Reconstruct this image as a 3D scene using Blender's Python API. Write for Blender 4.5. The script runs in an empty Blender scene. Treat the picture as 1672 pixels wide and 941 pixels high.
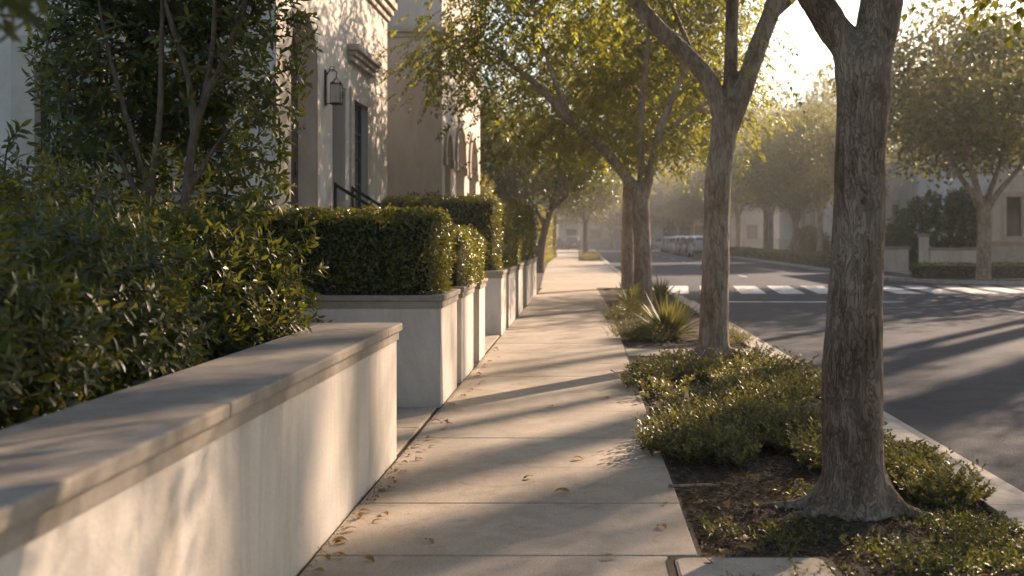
import bpy, bmesh, math, random
import numpy as np
from mathutils import Vector, noise
from mathutils.geometry import tessellate_polygon

random.seed(7)
RNG = np.random.default_rng(7)
scene = bpy.context.scene
COL = scene.collection
R = math.radians

SUN_EL, SUN_AZ = 24.0, 37.0       # azimuth: degrees to the right of the street axis (+Y)

# ------------------------------------------------------------------ helpers
def link(o, parent=None):
    COL.objects.link(o)
    if parent is not None:
        o.parent = parent
    return o

def tag(o, label=None, cat=None, group=None, kind=None):
    if label: o['label'] = label
    if cat: o['category'] = cat
    if group: o['group'] = group
    if kind: o['kind'] = kind
    return o

def empty(name, loc=(0, 0, 0), rz=0.0):
    o = bpy.data.objects.new(name, None)
    o.location = loc
    o.rotation_euler = (0, 0, rz)
    o.empty_display_size = 0.2
    return link(o)

def smooth(me):
    me.polygons.foreach_set('use_smooth', np.ones(len(me.polygons), bool))

def np_mesh(name, V, F, smooth_it=False, mat=None):
    """V (n,3); F (m,k) with one k for all faces"""
    me = bpy.data.meshes.new(name)
    V = np.asarray(V, np.float32); F = np.asarray(F, np.int32)
    m, k = F.shape
    me.vertices.add(len(V)); me.vertices.foreach_set('co', V.ravel())
    me.loops.add(m * k); me.loops.foreach_set('vertex_index', F.ravel())
    me.polygons.add(m)
    me.polygons.foreach_set('loop_start', np.arange(0, m * k, k, dtype=np.int32))
    me.polygons.foreach_set('loop_total', np.full(m, k, np.int32))
    me.update(calc_edges=True)
    if smooth_it: smooth(me)
    if mat: me.materials.append(mat)
    return me

class MB:
    """collects shapes into one mesh"""
    def __init__(self):
        self.v, self.f, self.s = [], [], []
    def add(self, vs, fs, sm=False):
        b = len(self.v)
        self.v.extend([tuple(p) for p in vs])
        for f in fs:
            self.f.append(tuple(i + b for i in f)); self.s.append(sm)
        return self
    def box(self, x0, x1, y0, y1, z0, z1, bev=0.0):
        if bev <= 0:
            vs = [(x0,y0,z0),(x1,y0,z0),(x1,y1,z0),(x0,y1,z0),(x0,y0,z1),(x1,y0,z1),(x1,y1,z1),(x0,y1,z1)]
            fs = [(0,3,2,1),(4,5,6,7),(0,1,5,4),(1,2,6,5),(2,3,7,6),(3,0,4,7)]
            return self.add(vs, fs)
        bm = bmesh.new()
        bmesh.ops.create_cube(bm, size=1)
        for v in bm.verts:
            v.co = Vector(((x0+x1)/2 + v.co.x*(x1-x0), (y0+y1)/2 + v.co.y*(y1-y0), (z0+z1)/2 + v.co.z*(z1-z0)))
        bmesh.ops.bevel(bm, geom=list(bm.edges), offset=bev, segments=2, affect='EDGES', profile=0.6)
        bm.verts.index_update()
        self.add([v.co[:] for v in bm.verts], [[v.index for v in f.verts] for f in bm.faces])
        bm.free()
        return self
    def tube(self, pts, radii, n=8, cap=True):
        V, F = tube_arrays(pts, radii, n, cap)
        return self.add(V, F, True)
    def prism(self, loop, z0, z1):
        """vertical prism over an (x,y) loop given counter-clockwise"""
        n = len(loop)
        vs = [(x, y, z0) for x, y in loop] + [(x, y, z1) for x, y in loop]
        fs = [tuple(range(n - 1, -1, -1)), tuple(range(n, 2 * n))]
        fs += [(i, (i + 1) % n, n + (i + 1) % n, n + i) for i in range(n)]
        return self.add(vs, fs)
    def panel(self, outer, holes, t, M):
        """plate with holes: 2-D loops (u,v), thickness t, M(u,v,w) -> world; w=0 is the front"""
        loops = [outer] + holes
        flat = [p for l in loops for p in l]
        tris = tessellate_polygon([[Vector((p[0], p[1], 0)) for p in l] for l in loops])
        n = len(flat)
        vs = [M(u, v, 0) for u, v in flat] + [M(u, v, t) for u, v in flat]
        fs = [tuple(tr) for tr in tris] + [tuple(i + n for i in reversed(tr)) for tr in tris]
        b = 0
        for l in loops:
            k = len(l)
            for i in range(k):
                j = (i + 1) % k
                fs.append((b + i, b + j, n + b + j, n + b + i))
            b += k
        return self.add(vs, fs)
    def mesh(self, name, mat=None):
        me = bpy.data.meshes.new(name)
        me.from_pydata(self.v, [], self.f)
        me.polygons.foreach_set('use_smooth', np.array(self.s, bool))
        bm = bmesh.new(); bm.from_mesh(me)
        bmesh.ops.recalc_face_normals(bm, faces=list(bm.faces))
        bm.to_mesh(me); bm.free()
        if mat: me.materials.append(mat)
        me.update()
        return me
    def build(self, name, mat=None, parent=None):
        return link(bpy.data.objects.new(name, self.mesh(name, mat)), parent)

def obj(name, me, parent=None, loc=None):
    o = bpy.data.objects.new(name, me)
    if loc is not None: o.location = loc
    return link(o, parent)

def spline(pts, per=6):
    """Catmull-Rom through rows of any width"""
    P = np.asarray(pts, float)
    if len(P) < 3: 
        t = np.linspace(0, 1, per + 1)[:, None]
        return P[0] * (1 - t) + P[-1] * t
    P = np.vstack([2 * P[0] - P[1], P, 2 * P[-1] - P[-2]])
    out = []
    for i in range(1, len(P) - 2):
        p0, p1, p2, p3 = P[i-1], P[i], P[i+1], P[i+2]
        for t in np.linspace(0, 1, per, endpoint=False):
            out.append(0.5 * ((2*p1) + (p2-p0)*t + (2*p0-5*p1+4*p2-p3)*t*t + (3*p1-p0-3*p2+p3)*t**3))
    out.append(P[-2])
    return np.array(out)

def tube_arrays(pts, radii, n=8, cap=True):
    pts = np.asarray(pts, float); radii = np.asarray(radii, float) * np.ones(len(pts))
    T = np.gradient(pts, axis=0); T /= np.linalg.norm(T, axis=1)[:, None] + 1e-9
    up = np.array([0.0, 1.0, 0.0]) if abs(T[0][1]) < 0.9 else np.array([1.0, 0, 0])
    a = np.linspace(0, 2 * math.pi, n, endpoint=False)
    V = []
    u = up - T[0] * np.dot(up, T[0]); u /= np.linalg.norm(u)
    for i in range(len(pts)):
        u = u - T[i] * np.dot(u, T[i]); u /= np.linalg.norm(u) + 1e-9
        w = np.cross(T[i], u)
        V.append(pts[i] + radii[i] * (np.cos(a)[:, None] * u + np.sin(a)[:, None] * w))
    V = np.vstack(V)
    F = []
    for i in range(len(pts) - 1):
        for j in range(n):
            F.append((i*n + j, i*n + (j+1) % n, (i+1)*n + (j+1) % n, (i+1)*n + j))
    if cap:
        F.append(tuple(range(n - 1, -1, -1))); k = (len(pts) - 1) * n; F.append(tuple(k + j for j in range(n)))
    return V, F

# ------------------------------------------------------------------ materials
def mat_new(name):
    m = bpy.data.materials.new(name); m.use_nodes = True
    nt = m.node_tree
    for n in list(nt.nodes): nt.nodes.remove(n)
    out = nt.nodes.new('ShaderNodeOutputMaterial')
    return m, nt, out

def N(nt, typ, **kw):
    n = nt.nodes.new(typ)
    for k, v in kw.items():
        if k.startswith('i_'):
            n.inputs[k[2:].replace('_', ' ')].default_value = v
        else: setattr(n, k, v)
    return n

def ramp(nt, src, stops):
    r = nt.nodes.new('ShaderNodeValToRGB')
    e = r.color_ramp.elements
    while len(e) < len(stops): e.new(0.5)
    for el, (p, c) in zip(e, stops):
        el.position = p; el.color = (c[0], c[1], c[2], 1)
    nt.links.new(src, r.inputs['Fac'])
    return r

def coords(nt, scale=(1, 1, 1)):
    tc = nt.nodes.new('ShaderNodeTexCoord'); mp = nt.nodes.new('ShaderNodeMapping')
    mp.inputs['Scale'].default_value = scale
    nt.links.new(tc.outputs['Object'], mp.inputs['Vector'])
    return mp.outputs['Vector']

def tex_noise(nt, vec, scale, detail=4, rough=0.6, dist=0.0):
    n = N(nt, 'ShaderNodeTexNoise')
    n.inputs['Scale'].default_value = scale; n.inputs['Detail'].default_value = detail
    n.inputs['Roughness'].default_value = rough; n.inputs['Distortion'].default_value = dist
    nt.links.new(vec, n.inputs['Vector'])
    return n

def mulc(nt, a, b, fac=1.0, mode='MULTIPLY'):
    m = N(nt, 'ShaderNodeMix', data_type='RGBA', blend_type=mode)
    m.inputs[0].default_value = fac
    nt.links.new(a, m.inputs[6]); nt.links.new(b, m.inputs[7])
    return m.outputs[2]

def bumpn(nt, height, strength, dist, prev=None):
    b = N(nt, 'ShaderNodeBump'); b.inputs['Strength'].default_value = strength; b.inputs['Distance'].default_value = dist
    nt.links.new(height, b.inputs['Height'])
    if prev is not None: nt.links.new(prev, b.inputs['Normal'])
    return b.outputs['Normal']

def mottled(name, c_dark, c_light, rough=0.85, big=1.3, fine=70.0, bump=0.35, bdist=0.004, stain=None, speck=0.0, streak=False, midbump=0.0, spec=.3, slab=0.0, spots=False):
    """stone, stucco, concrete, asphalt: two scales of variation, grain and relief"""
    m, nt, out = mat_new(name)
    vec = coords(nt)
    n1 = tex_noise(nt, vec, big, 6, 0.62, 0.4)
    r1 = ramp(nt, n1.outputs['Fac'], [(0.3, c_dark), (0.7, c_light)])
    n2 = tex_noise(nt, vec, fine, 3, 0.7)
    r2 = ramp(nt, n2.outputs['Fac'], [(0.25, (1 - speck - .12,) * 3), (0.75, (1 + speck,) * 3)])
    col = mulc(nt, r1.outputs['Color'], r2.outputs['Color'])
    if stain:
        n3 = tex_noise(nt, coords(nt, (1, 1, 0.25)) if streak else vec, 2.7, 8, 0.7, 0.8)
        r3 = ramp(nt, n3.outputs['Fac'], [(0.40, stain), (0.56, (1, 1, 1))])
        col = mulc(nt, col, r3.outputs['Color'])
    if slab:
        gi = N(nt, 'ShaderNodeNewGeometry')
        rs = ramp(nt, gi.outputs['Random Per Island'], [(0, (1 - slab, 1 - slab, 1 - slab * 1.1)), (1, (1 + slab * .6, 1 + slab * .55, 1 + slab * .45))])
        col = mulc(nt, col, rs.outputs['Color'])
    if spots:
        vo = N(nt, 'ShaderNodeTexVoronoi'); vo.inputs['Scale'].default_value = 6.0
        nt.links.new(vec, vo.inputs['Vector'])
        rv = ramp(nt, vo.outputs['Distance'], [(.045, (.62, .59, .56)), (.075, (1, 1, 1))])
        col = mulc(nt, col, rv.outputs['Color'], .8)
        n5 = tex_noise(nt, vec, 4.2, 9, .75, 1.5)
        r5 = ramp(nt, n5.outputs['Fac'], [(.35, (.80, .77, .73)), (.46, (1, 1, 1))])
        col = mulc(nt, col, r5.outputs['Color'])
    b = N(nt, 'ShaderNodeBsdfPrincipled'); b.inputs['Roughness'].default_value = rough
    b.inputs['Specular IOR Level'].default_value = spec
    nt.links.new(col, b.inputs['Base Color'])
    nrm = bumpn(nt, n2.outputs['Fac'], bump, bdist)
    if midbump:
        n4 = tex_noise(nt, vec, 14, 4, 0.6, 0.6)
        nrm = bumpn(nt, n4.outputs['Fac'], midbump, 0.012, nrm)
    nt.links.new(nrm, b.inputs['Normal'])
    nt.links.new(b.outputs[0], out.inputs[0])
    return m

def leafy(name, stops, trans=0.4, tcol=(0.30, 0.34, 0.05), rough=0.38, spec=0.5):
    """leaf: each leaf its own tone, light passes through it"""
    m, nt, out = mat_new(name)
    g = N(nt, 'ShaderNodeNewGeometry')
    r = ramp(nt, g.outputs['Random Per Island'], stops)
    vec = coords(nt)
    n1 = tex_noise(nt, vec, 1.1, 3, 0.6)
    r1 = ramp(nt, n1.outputs['Fac'], [(0.3, (0.70, 0.74, 0.76)), (0.7, (1.28, 1.18, 1.0))])
    col = mulc(nt, r.outputs['Color'], r1.outputs['Color'])
    b = N(nt, 'ShaderNodeBsdfPrincipled'); b.inputs['Roughness'].default_value = rough
    b.inputs['Specular IOR Level'].default_value = spec
    nt.links.new(col, b.inputs['Base Color'])
    t = N(nt, 'ShaderNodeBsdfTranslucent')
    tc = N(nt, 'ShaderNodeRGB'); tc.outputs[0].default_value = (*tcol, 1)
    col2 = mulc(nt, tc.outputs[0], r1.outputs['Color'])
    nt.links.new(col2, t.inputs['Color'])
    mx = N(nt, 'ShaderNodeMixShader'); mx.inputs[0].default_value = trans
    nt.links.new(b.outputs[0], mx.inputs[1]); nt.links.new(t.outputs[0], mx.inputs[2])
    nt.links.new(mx.outputs[0], out.inputs[0])
    return m

def plain(name, col, rough=0.5, metal=0.0, spec=0.5, coat=0.0, bump=0.0):
    m, nt, out = mat_new(name)
    b = N(nt, 'ShaderNodeBsdfPrincipled')
    vec = coords(nt)
    n1 = tex_noise(nt, vec, 9, 4, 0.6)
    r1 = ramp(nt, n1.outputs['Fac'], [(0.3, tuple(c * .85 for c in col)), (0.7, tuple(min(1, c * 1.1) for c in col))])
    nt.links.new(r1.outputs['Color'], b.inputs['Base Color'])
    b.inputs['Roughness'].default_value = rough; b.inputs['Metallic'].default_value = metal
    b.inputs['Specular IOR Level'].default_value = spec; b.inputs['Coat Weight'].default_value = coat
    if bump:
        nt.links.new(bumpn(nt, n1.outputs['Fac'], bump, 0.01), b.inputs['Normal'])
    nt.links.new(b.outputs[0], out.inputs[0])
    return m

def barky(name, dark, mid, light, zs=0.22, scale=26.0, bump=0.9, bdist=0.012):
    m, nt, out = mat_new(name)
    v1 = coords(nt, (1, 1, zs)); v0 = coords(nt)
    n1 = tex_noise(nt, v1, scale, 6, 0.65, 1.2)
    n0 = tex_noise(nt, coords(nt, (1, 1, .45)), 3.2, 5, 0.6, 0.8)
    vo = N(nt, 'ShaderNodeTexVoronoi', feature='DISTANCE_TO_EDGE'); vo.inputs['Scale'].default_value = scale * 0.75
    dm = N(nt, 'ShaderNodeMix', data_type='VECTOR'); dm.inputs[0].default_value = 0.12
    nt.links.new(v1, dm.inputs[4]); nt.links.new(n1.outputs['Color'], dm.inputs[5])
    nt.links.new(dm.outputs[1], vo.inputs['Vector'])
    r1 = ramp(nt, n1.outputs['Fac'], [(0.3, dark), (0.5, mid), (0.72, light)])
    r0 = ramp(nt, n0.outputs['Fac'], [(0.33, (0.55, 0.48, 0.42)), (0.50, (0.92, 0.89, 0.86)), (0.68, (1.12, 1.10, 1.09))])
    rv = ramp(nt, vo.outputs['Distance'], [(0.0, (0.50, 0.44, 0.39)), (0.10, (1, 1, 1))])
    col = mulc(nt, r1.outputs['Color'], r0.outputs['Color'])
    col = mulc(nt, col, rv.outputs['Color'], 0.8)
    b = N(nt, 'ShaderNodeBsdfPrincipled'); b.inputs['Roughness'].default_value = 0.85
    b.inputs['Specular IOR Level'].default_value = 0.25
    nt.links.new(col, b.inputs['Base Color'])
    hv = N(nt, 'ShaderNodeMath', operation='MINIMUM'); hv.inputs[1].default_value = 0.22
    nt.links.new(vo.outputs['Distance'], hv.inputs[0])
    nrm = bumpn(nt, hv.outputs[0], bump, bdist * 4)
    nrm = bumpn(nt, n1.outputs['Fac'], bump * .8, bdist, nrm)
    nf = tex_noise(nt, v0, 160, 3, 0.7)
    nrm = bumpn(nt, nf.outputs['Fac'], .5, 0.003, nrm)
    nt.links.new(nrm, b.inputs['Normal'])
    nt.links.new(b.outputs[0], out.inputs[0])
    return m

M = {}
M['stucco'] = mottled('stucco', (0.54, 0.49, 0.435), (0.66, 0.61, 0.55), .9, 1.1, 55, .45, .006, stain=(.84, .82, .78), streak=True, midbump=.16)
M['house_stucco'] = mottled('house_stucco', (0.55, 0.515, 0.465), (0.64, 0.60, 0.545), .9, .7, 40, .5, .008, stain=(.88, .86, .83), streak=True, midbump=.2)
M['house_trim'] = mottled('house_trim', (0.46, 0.41, 0.35), (0.54, 0.49, 0.42), .85, .9, 60, .25, .004, stain=(.86, .84, .8))
M['tan_stucco'] = mottled('tan_stucco', (0.54, 0.485, 0.42), (0.61, 0.555, 0.485), .9, .6, 40, .5, .008, stain=(.88, .86, .83), streak=True, midbump=.2)
M['stone'] = mottled('cast_stone', (0.27, 0.235, 0.195), (0.37, 0.325, 0.27), .8, 2.0, 90, .3, .003, stain=(.78, .75, .72), speck=.04)
M['concrete'] = mottled('pavement_concrete', (0.39, 0.335, 0.275), (0.48, 0.415, 0.345), .88, .9, 85, .6, .004, stain=(.86, .84, .81), speck=.2, slab=.10, spots=True)
M['kerb'] = mottled('kerb_concrete', (0.38, 0.345, 0.30), (0.48, 0.44, 0.385), .85, 1.3, 100, .4, .003, stain=(.72, .69, .66), speck=.08)
M['asphalt'] = mottled('asphalt', (0.042, 0.048, 0.060), (0.064, 0.072, 0.088), .88, .45, 75, 1.0, .010, stain=(.72, .72, .74), speck=.5, spec=.18)
M['paint'] = mottled('road_paint', (0.60, 0.59, 0.56), (0.76, 0.75, 0.72), .75, 2.2, 60, .4, .003, stain=(.45, .45, .45), speck=.16)
M['soil'] = mottled('soil', (0.045, 0.033, 0.024), (0.095, 0.07, 0.05), .95, 3.0, 60, .9, .02, speck=.3, midbump=.6)
M['earth'] = mottled('earth', (0.10, 0.085, 0.06), (0.15, 0.125, 0.09), .95, .3, 30, .6, .02, speck=.2)
M['joint'] = mottled('joint_dirt', (0.05, 0.04, 0.03), (0.09, 0.07, 0.05), .95, 3, 80, .6, .01, speck=.3)
M['bark'] = barky('bark', (0.17, 0.13, 0.10), (0.27, 0.22, 0.175), (0.35, 0.30, 0.25), .22, 24)
def near_bark():
    m, nt, out = mat_new('near_bark')
    v0 = coords(nt); v1 = coords(nt, (1, 1, .24))
    n0 = tex_noise(nt, coords(nt, (1, 1, .55)), 2.6, 6, .62, .7)
    n1 = tex_noise(nt, v1, 15, 9, .68, .7)
    n2 = tex_noise(nt, v0, 58, 5, .72, .4)
    wrp = N(nt, 'ShaderNodeMix', data_type='VECTOR'); wrp.inputs[0].default_value = .26
    nt.links.new(v1, wrp.inputs[4]); nt.links.new(n1.outputs['Color'], wrp.inputs[5])
    vo = N(nt, 'ShaderNodeTexVoronoi', feature='DISTANCE_TO_EDGE'); vo.inputs['Scale'].default_value = 27
    nt.links.new(wrp.outputs[1], vo.inputs['Vector'])
    c0 = ramp(nt, n0.outputs['Fac'], [(.36, (.17, .115, .08)), (.48, (.27, .20, .148)), (.58, (.325, .26, .20)), (.72, (.37, .31, .25))])
    c1 = ramp(nt, n1.outputs['Fac'], [(.28, (.50, .45, .41)), (.48, (.95, .93, .91)), (.7, (1.18, 1.17, 1.16))])
    c2 = ramp(nt, n2.outputs['Fac'], [(.3, (.66, .62, .58)), (.5, (1, 1, 1))])
    cv = ramp(nt, vo.outputs['Distance'], [(0, (.50, .44, .39)), (.07, (1, 1, 1))])
    mk = ramp(nt, n0.outputs['Fac'], [(.38, (1, 1, 1)), (.58, (.12, .12, .12))])
    col = mulc(nt, c0.outputs['Color'], c1.outputs['Color'])
    col = mulc(nt, col, c2.outputs['Color'], .8)
    mm = N(nt, 'ShaderNodeMix', data_type='RGBA', blend_type='MULTIPLY')
    nt.links.new(mk.outputs['Color'], mm.inputs[0]); nt.links.new(col, mm.inputs[6]); nt.links.new(cv.outputs['Color'], mm.inputs[7])
    b = N(nt, 'ShaderNodeBsdfPrincipled'); b.inputs['Roughness'].default_value = .85; b.inputs['Specular IOR Level'].default_value = .2
    nt.links.new(mm.outputs[2], b.inputs['Base Color'])
    hv = N(nt, 'ShaderNodeMath', operation='MINIMUM'); hv.inputs[1].default_value = .12
    nt.links.new(vo.outputs['Distance'], hv.inputs[0])
    nrm = bumpn(nt, hv.outputs[0], .9, .06)
    nrm = bumpn(nt, n1.outputs['Fac'], .9, .022, nrm)
    nrm = bumpn(nt, n2.outputs['Fac'], .8, .006, nrm)
    nt.links.new(nrm, b.inputs['Normal']); nt.links.new(b.outputs[0], out.inputs[0])
    return m
M['near_bark'] = near_bark()
M['bark_smooth'] = barky('smooth_bark', (0.20, 0.155, 0.115), (0.32, 0.26, 0.20), (0.43, 0.36, 0.29), .3, 16, .55, .008)
M['stem'] = barky('stem_bark', (0.08, 0.058, 0.042), (0.16, 0.12, 0.09), (0.25, 0.20, 0.15), .3, 40, .5, .004)
M['leaf_tree'] = leafy('street_tree_leaf', [(0, (0.030, 0.050, 0.010)), (.5, (0.05, 0.075, 0.014)), (.85, (0.075, 0.095, 0.018)), (1, (0.105, 0.115, 0.02))], .52, (0.37, 0.37, 0.045))
M['leaf_far'] = leafy('far_tree_leaf', [(0, (0.034, 0.055, 0.014)), (.5, (0.05, 0.075, 0.02)), (.85, (0.075, 0.095, 0.022)), (1, (0.13, 0.115, 0.02))], .40, (0.30, 0.29, 0.05))
M['leaf_dark'] = leafy('evergreen_leaf', [(0, (0.020, 0.034, 0.010)), (.6, (0.034, 0.052, 0.013)), (1, (0.06, 0.075, 0.018))], .28, (0.22, 0.24, 0.03))
M['leaf_shrub'] = leafy('glossy_shrub_leaf', [(0, (0.022, 0.036, 0.010)), (.55, (0.038, 0.056, 0.013)), (.86, (0.065, 0.082, 0.016)), (.96, (0.13, 0.125, 0.02)), (1, (0.14, 0.085, 0.03))], .30, (0.26, 0.27, 0.03), .40, .38)
M['leaf_box'] = leafy('box_hedge_leaf', [(0, (0.022, 0.036, 0.009)), (.5, (0.038, 0.055, 0.012)), (.88, (0.07, 0.083, 0.017)), (1, (0.13, 0.12, 0.022))], .33, (0.29, 0.28, 0.03), .3, .55)
M['leaf_ground'] = leafy('ground_cover_leaf', [(0, (0.034, 0.046, 0.022)), (.5, (0.06, 0.074, 0.036)), (.86, (0.105, 0.115, 0.058)), (.97, (0.16, 0.14, 0.045)), (1, (0.15, 0.10, 0.04))], .33, (0.31, 0.29, 0.07), .42, .4)
M['leaf_strap'] = leafy('strap_leaf', [(0, (0.06, 0.075, 0.035)), (.7, (0.10, 0.115, 0.055)), (1, (0.17, 0.16, 0.07))], .28, (0.32, 0.30, 0.08), .5, .25)
M['leaf_ivy'] = leafy('ivy_leaf', [(0, (0.05, 0.065, 0.014)), (.6, (0.08, 0.09, 0.018)), (1, (0.15, 0.13, 0.025))], .42, (0.36, 0.32, 0.04))
M['hedge_core'] = mottled('dark_hedge_core', (0.018, 0.018, 0.009), (0.035, 0.032, 0.016), .95, 9, 50, .8, .02, speck=.3)  # opaque hedge filling, the shade among the leaves put into its colour
M['dry_leaf'] = leafy('dry_leaf', [(0, (0.13, 0.075, 0.03)), (.5, (0.24, 0.14, 0.05)), (.8, (0.34, 0.22, 0.08)), (1, (0.42, 0.30, 0.11))], .25, (0.5, 0.3, 0.08), .6, .3)
M['litter'] = leafy('mulch_litter', [(0, (0.045, 0.032, 0.022)), (.6, (0.10, 0.07, 0.045)), (.9, (0.18, 0.13, 0.085)), (1, (0.27, 0.18, 0.09))], .08, (0.3, 0.2, 0.08), .8, .2)
M['weed'] = leafy('weed_leaf', [(0, (0.03, 0.045, 0.014)), (.7, (0.055, 0.075, 0.02)), (1, (0.13, 0.12, 0.03))], .34, (0.28, 0.28, 0.04), .4, .4)
M['iron'] = plain('black_iron', (0.018, 0.018, 0.019), .45, .6)
M['winframe'] = plain('dark_window_frame', (0.028, 0.027, 0.026), .4, .0)
M['wood'] = plain('dark_door_wood', (0.035, 0.022, 0.015), .45)
M['glass'] = plain('window_glass', (0.018, 0.021, 0.022), .06, 0, .6)
M['lampglass'] = plain('lantern_glass', (0.42, 0.40, 0.36), .25, 0, .6)
M['rubber'] = plain('tyre_rubber', (0.02, 0.02, 0.02), .8)
M['alloy'] = plain('alloy_rim', (0.45, 0.45, 0.46), .3, .9)
M['redlight'] = plain('red_lens', (0.32, 0.015, 0.012), .2)
M['plate'] = plain('licence_plate', (0.6, 0.6, 0.58), .5)
M['roof'] = mottled('roof_tile', (0.17, 0.10, 0.07), (0.26, 0.16, 0.11), .9, 3, 30, .8, .02, speck=.2)
PAINT = {k: plain('car_paint_' + k, c, .28, .2, .5, .8) for k, c in
         {'silver': (.20, .21, .22), 'grey': (.07, .073, .078), 'white': (.42, .42, .41), 'black': (.02, .021, .024), 'blue': (.05, .065, .09)}.items()}

# ------------------------------------------------------------------ leaves
def norm(a):
    return a / (np.linalg.norm(a, axis=-1, keepdims=True) + 1e-9)

def frames(d, n):
    y = norm(d); x = norm(np.cross(y, n)); z = np.cross(x, y)
    return np.stack([x, y, z], axis=-1)

def leaf_fine(w=.3, fold=.10, droop=.16):
    """8 points, 8 triangles: pointed leaf with a folded midrib, unit length"""
    V = np.array([(0,0,0),(0,.34,-.02),(0,.70,-.06*droop/.16),(0,1,-droop),
                  (-.42*w,.24,fold*w),(-.46*w,.62,fold*w-.05),(.42*w,.24,fold*w),(.46*w,.62,fold*w-.05)])
    F = np.array([(0,6,1),(1,6,7),(1,7,2),(2,7,3),(0,1,4),(1,5,4),(1,2,5),(2,3,5)])
    return V, F

def leaf_simple(w=.4, fold=.12, droop=.08):
    V = np.array([(0,0,0),(.5*w,.45,fold*w),(0,1,-droop),(-.5*w,.45,fold*w)])
    F = np.array([(0,1,2),(0,2,3)])
    return V, F

def scatter(tmpl, P, Rm, S):
    tv, tf = tmpl
    n, k = len(P), len(tv)
    V = np.einsum('nij,kj->nki', Rm, tv) * S[:, None, None] + P[:, None, :]
    F = tf[None] + (np.arange(n) * k)[:, None, None]
    return V.reshape(-1, 3), F.reshape(-1, 3)

def merge(parts):
    V, F, b = [], [], 0
    for v, f in parts:
        V.append(v); F.append(np.asarray(f) + b); b += len(v)
    return np.vstack(V), np.vstack(F)

def rand_dirs(n, rng=RNG):
    return norm(rng.normal(size=(n, 3)))

def rosettes(tips, axes, rng, nleaf=8, length=.075, tmpl=None, back=.06, tilt=(30, 80)):
    """leaves spiralling round the end of each twig"""
    tmpl = tmpl or leaf_fine()
    n = len(tips)
    axes = norm(axes)
    h = norm(np.cross(axes, rand_dirs(n, rng))); g = np.cross(axes, h)
    P, D, Nn, S = [], [], [], []
    for k in range(nleaf):
        az = k * 2.39996 + rng.uniform(-.3, .3, n)
        f = k / max(1, nleaf - 1)
        ti = np.radians(tilt[0] + (tilt[1] - tilt[0]) * f + rng.uniform(-12, 12, n))
        rad = np.cos(az)[:, None] * h + np.sin(az)[:, None] * g
        d = np.cos(ti)[:, None] * axes + np.sin(ti)[:, None] * rad
        d[:, 2] -= .12
        P.append(tips - axes * (back * f)[..., None] if np.ndim(f) else tips - axes * back * f)
        D.append(d); Nn.append(axes + .25 * rand_dirs(n, rng)); S.append(length * rng.uniform(.6, 1.15, n))
    P, D, Nn, S = np.vstack(P), np.vstack(D), np.vstack(Nn), np.concatenate(S)
    return scatter(tmpl, P, frames(D, Nn), S)

def noise3(P, s):
    return np.array([noise.noise(Vector(p) * s) for p in P])

def blob_points(blobs, n, rng, shell=.72, bump=.16, freq=2.2):
    """points near the surface of a lumpy union of ellipsoids, with outward axes"""
    w = np.array([b[1][0]*b[1][1] + b[1][1]*b[1][2] + b[1][0]*b[1][2] for b in blobs]); w = w / w.sum()
    Ps, As = [], []
    for (c, r), wi in zip(blobs, w):
        m = int(n * wi)
        d = rand_dirs(m, rng)
        rr = np.where(rng.random(m) < .72, rng.uniform(.9, 1.04, m), rng.uniform(shell * .6, .95, m))
        p = np.array(c) + d * np.array(r) * rr[:, None]
        k = 1 + bump * noise3(p, freq)
        p = np.array(c) + (p - np.array(c)) * k[:, None]
        a = norm(d / np.array(r))
        keep = np.ones(m, bool)
        for (c2, r2) in blobs:
            if c2 is c: continue
            q = np.linalg.norm((p - np.array(c2)) / np.array(r2), axis=1)
            keep &= q > .68
        Ps.append(p[keep]); As.append(a[keep])
    return np.vstack(Ps), np.vstack(As)

def twig_mesh(starts, ends, rng, r0=.006, r1=.0025, n=4, sag=.05):
    mb = MB()
    for s, e in zip(starts, ends):
        s, e = np.asarray(s), np.asarray(e)
        L = np.linalg.norm(e - s)
        mid = (s + e) / 2 + rng.normal(size=3) * L * .06 + np.array([0, 0, -sag * L])
        pts = spline([s, mid, e], 3)
        mb.tube(pts, np.linspace(r0, r1, len(pts)), n, False)
    return mb

# ------------------------------------------------------------------ trees
def solid_wood(limbs, voxel, disp, seed=0, sides=14, bark_z=.22, freq=22):
    """limbs = [[(x,y,z,r)...]...] fused into one skin, then given bark relief"""
    mb = MB()
    for l in limbs:
        s = spline(l, 7)
        mb.tube(s[:, :3], s[:, 3], sides, True)
    me = mb.mesh('wood_tmp')
    o = bpy.data.objects.new('wood_tmp', me); COL.objects.link(o)
    rm = o.modifiers.new('r', 'REMESH'); rm.mode = 'VOXEL'; rm.voxel_size = voxel; rm.use_smooth_shade = True
    sm = o.modifiers.new('s', 'SMOOTH'); sm.iterations = 4; sm.factor = .5
    dg = bpy.context.evaluated_depsgraph_get()
    ev = o.evaluated_get(dg)
    m2 = bpy.data.meshes.new_from_object(ev)
    bpy.data.objects.remove(o); bpy.data.meshes.remove(me)
    nv = len(m2.vertices)
    co = np.empty(nv * 3, np.float32); m2.vertices.foreach_get('co', co); co = co.reshape(-1, 3)
    no = np.empty(nv * 3, np.float32); m2.vertices.foreach_get('normal', no); no = no.reshape(-1, 3)
    if disp > 0:
        dd = np.empty(nv)
        for i, p in enumerate(co):
            q = Vector((p[0] * freq + seed, p[1] * freq, p[2] * freq * bark_z))
            a = noise.noise(q); b = noise.noise(q * 2.3)
            c = noise.noise(Vector((p[0] * 5 + seed, p[1] * 5, p[2] * 2.2)))
            dd[i] = disp * (1 - 2.4 * abs(a) + .5 * b) + disp * 1.6 * c
        co = co + no * dd[:, None]
    polys = [tuple(p.vertices) for p in m2.polygons]
    bpy.data.meshes.remove(m2)
    return co, polys

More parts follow.
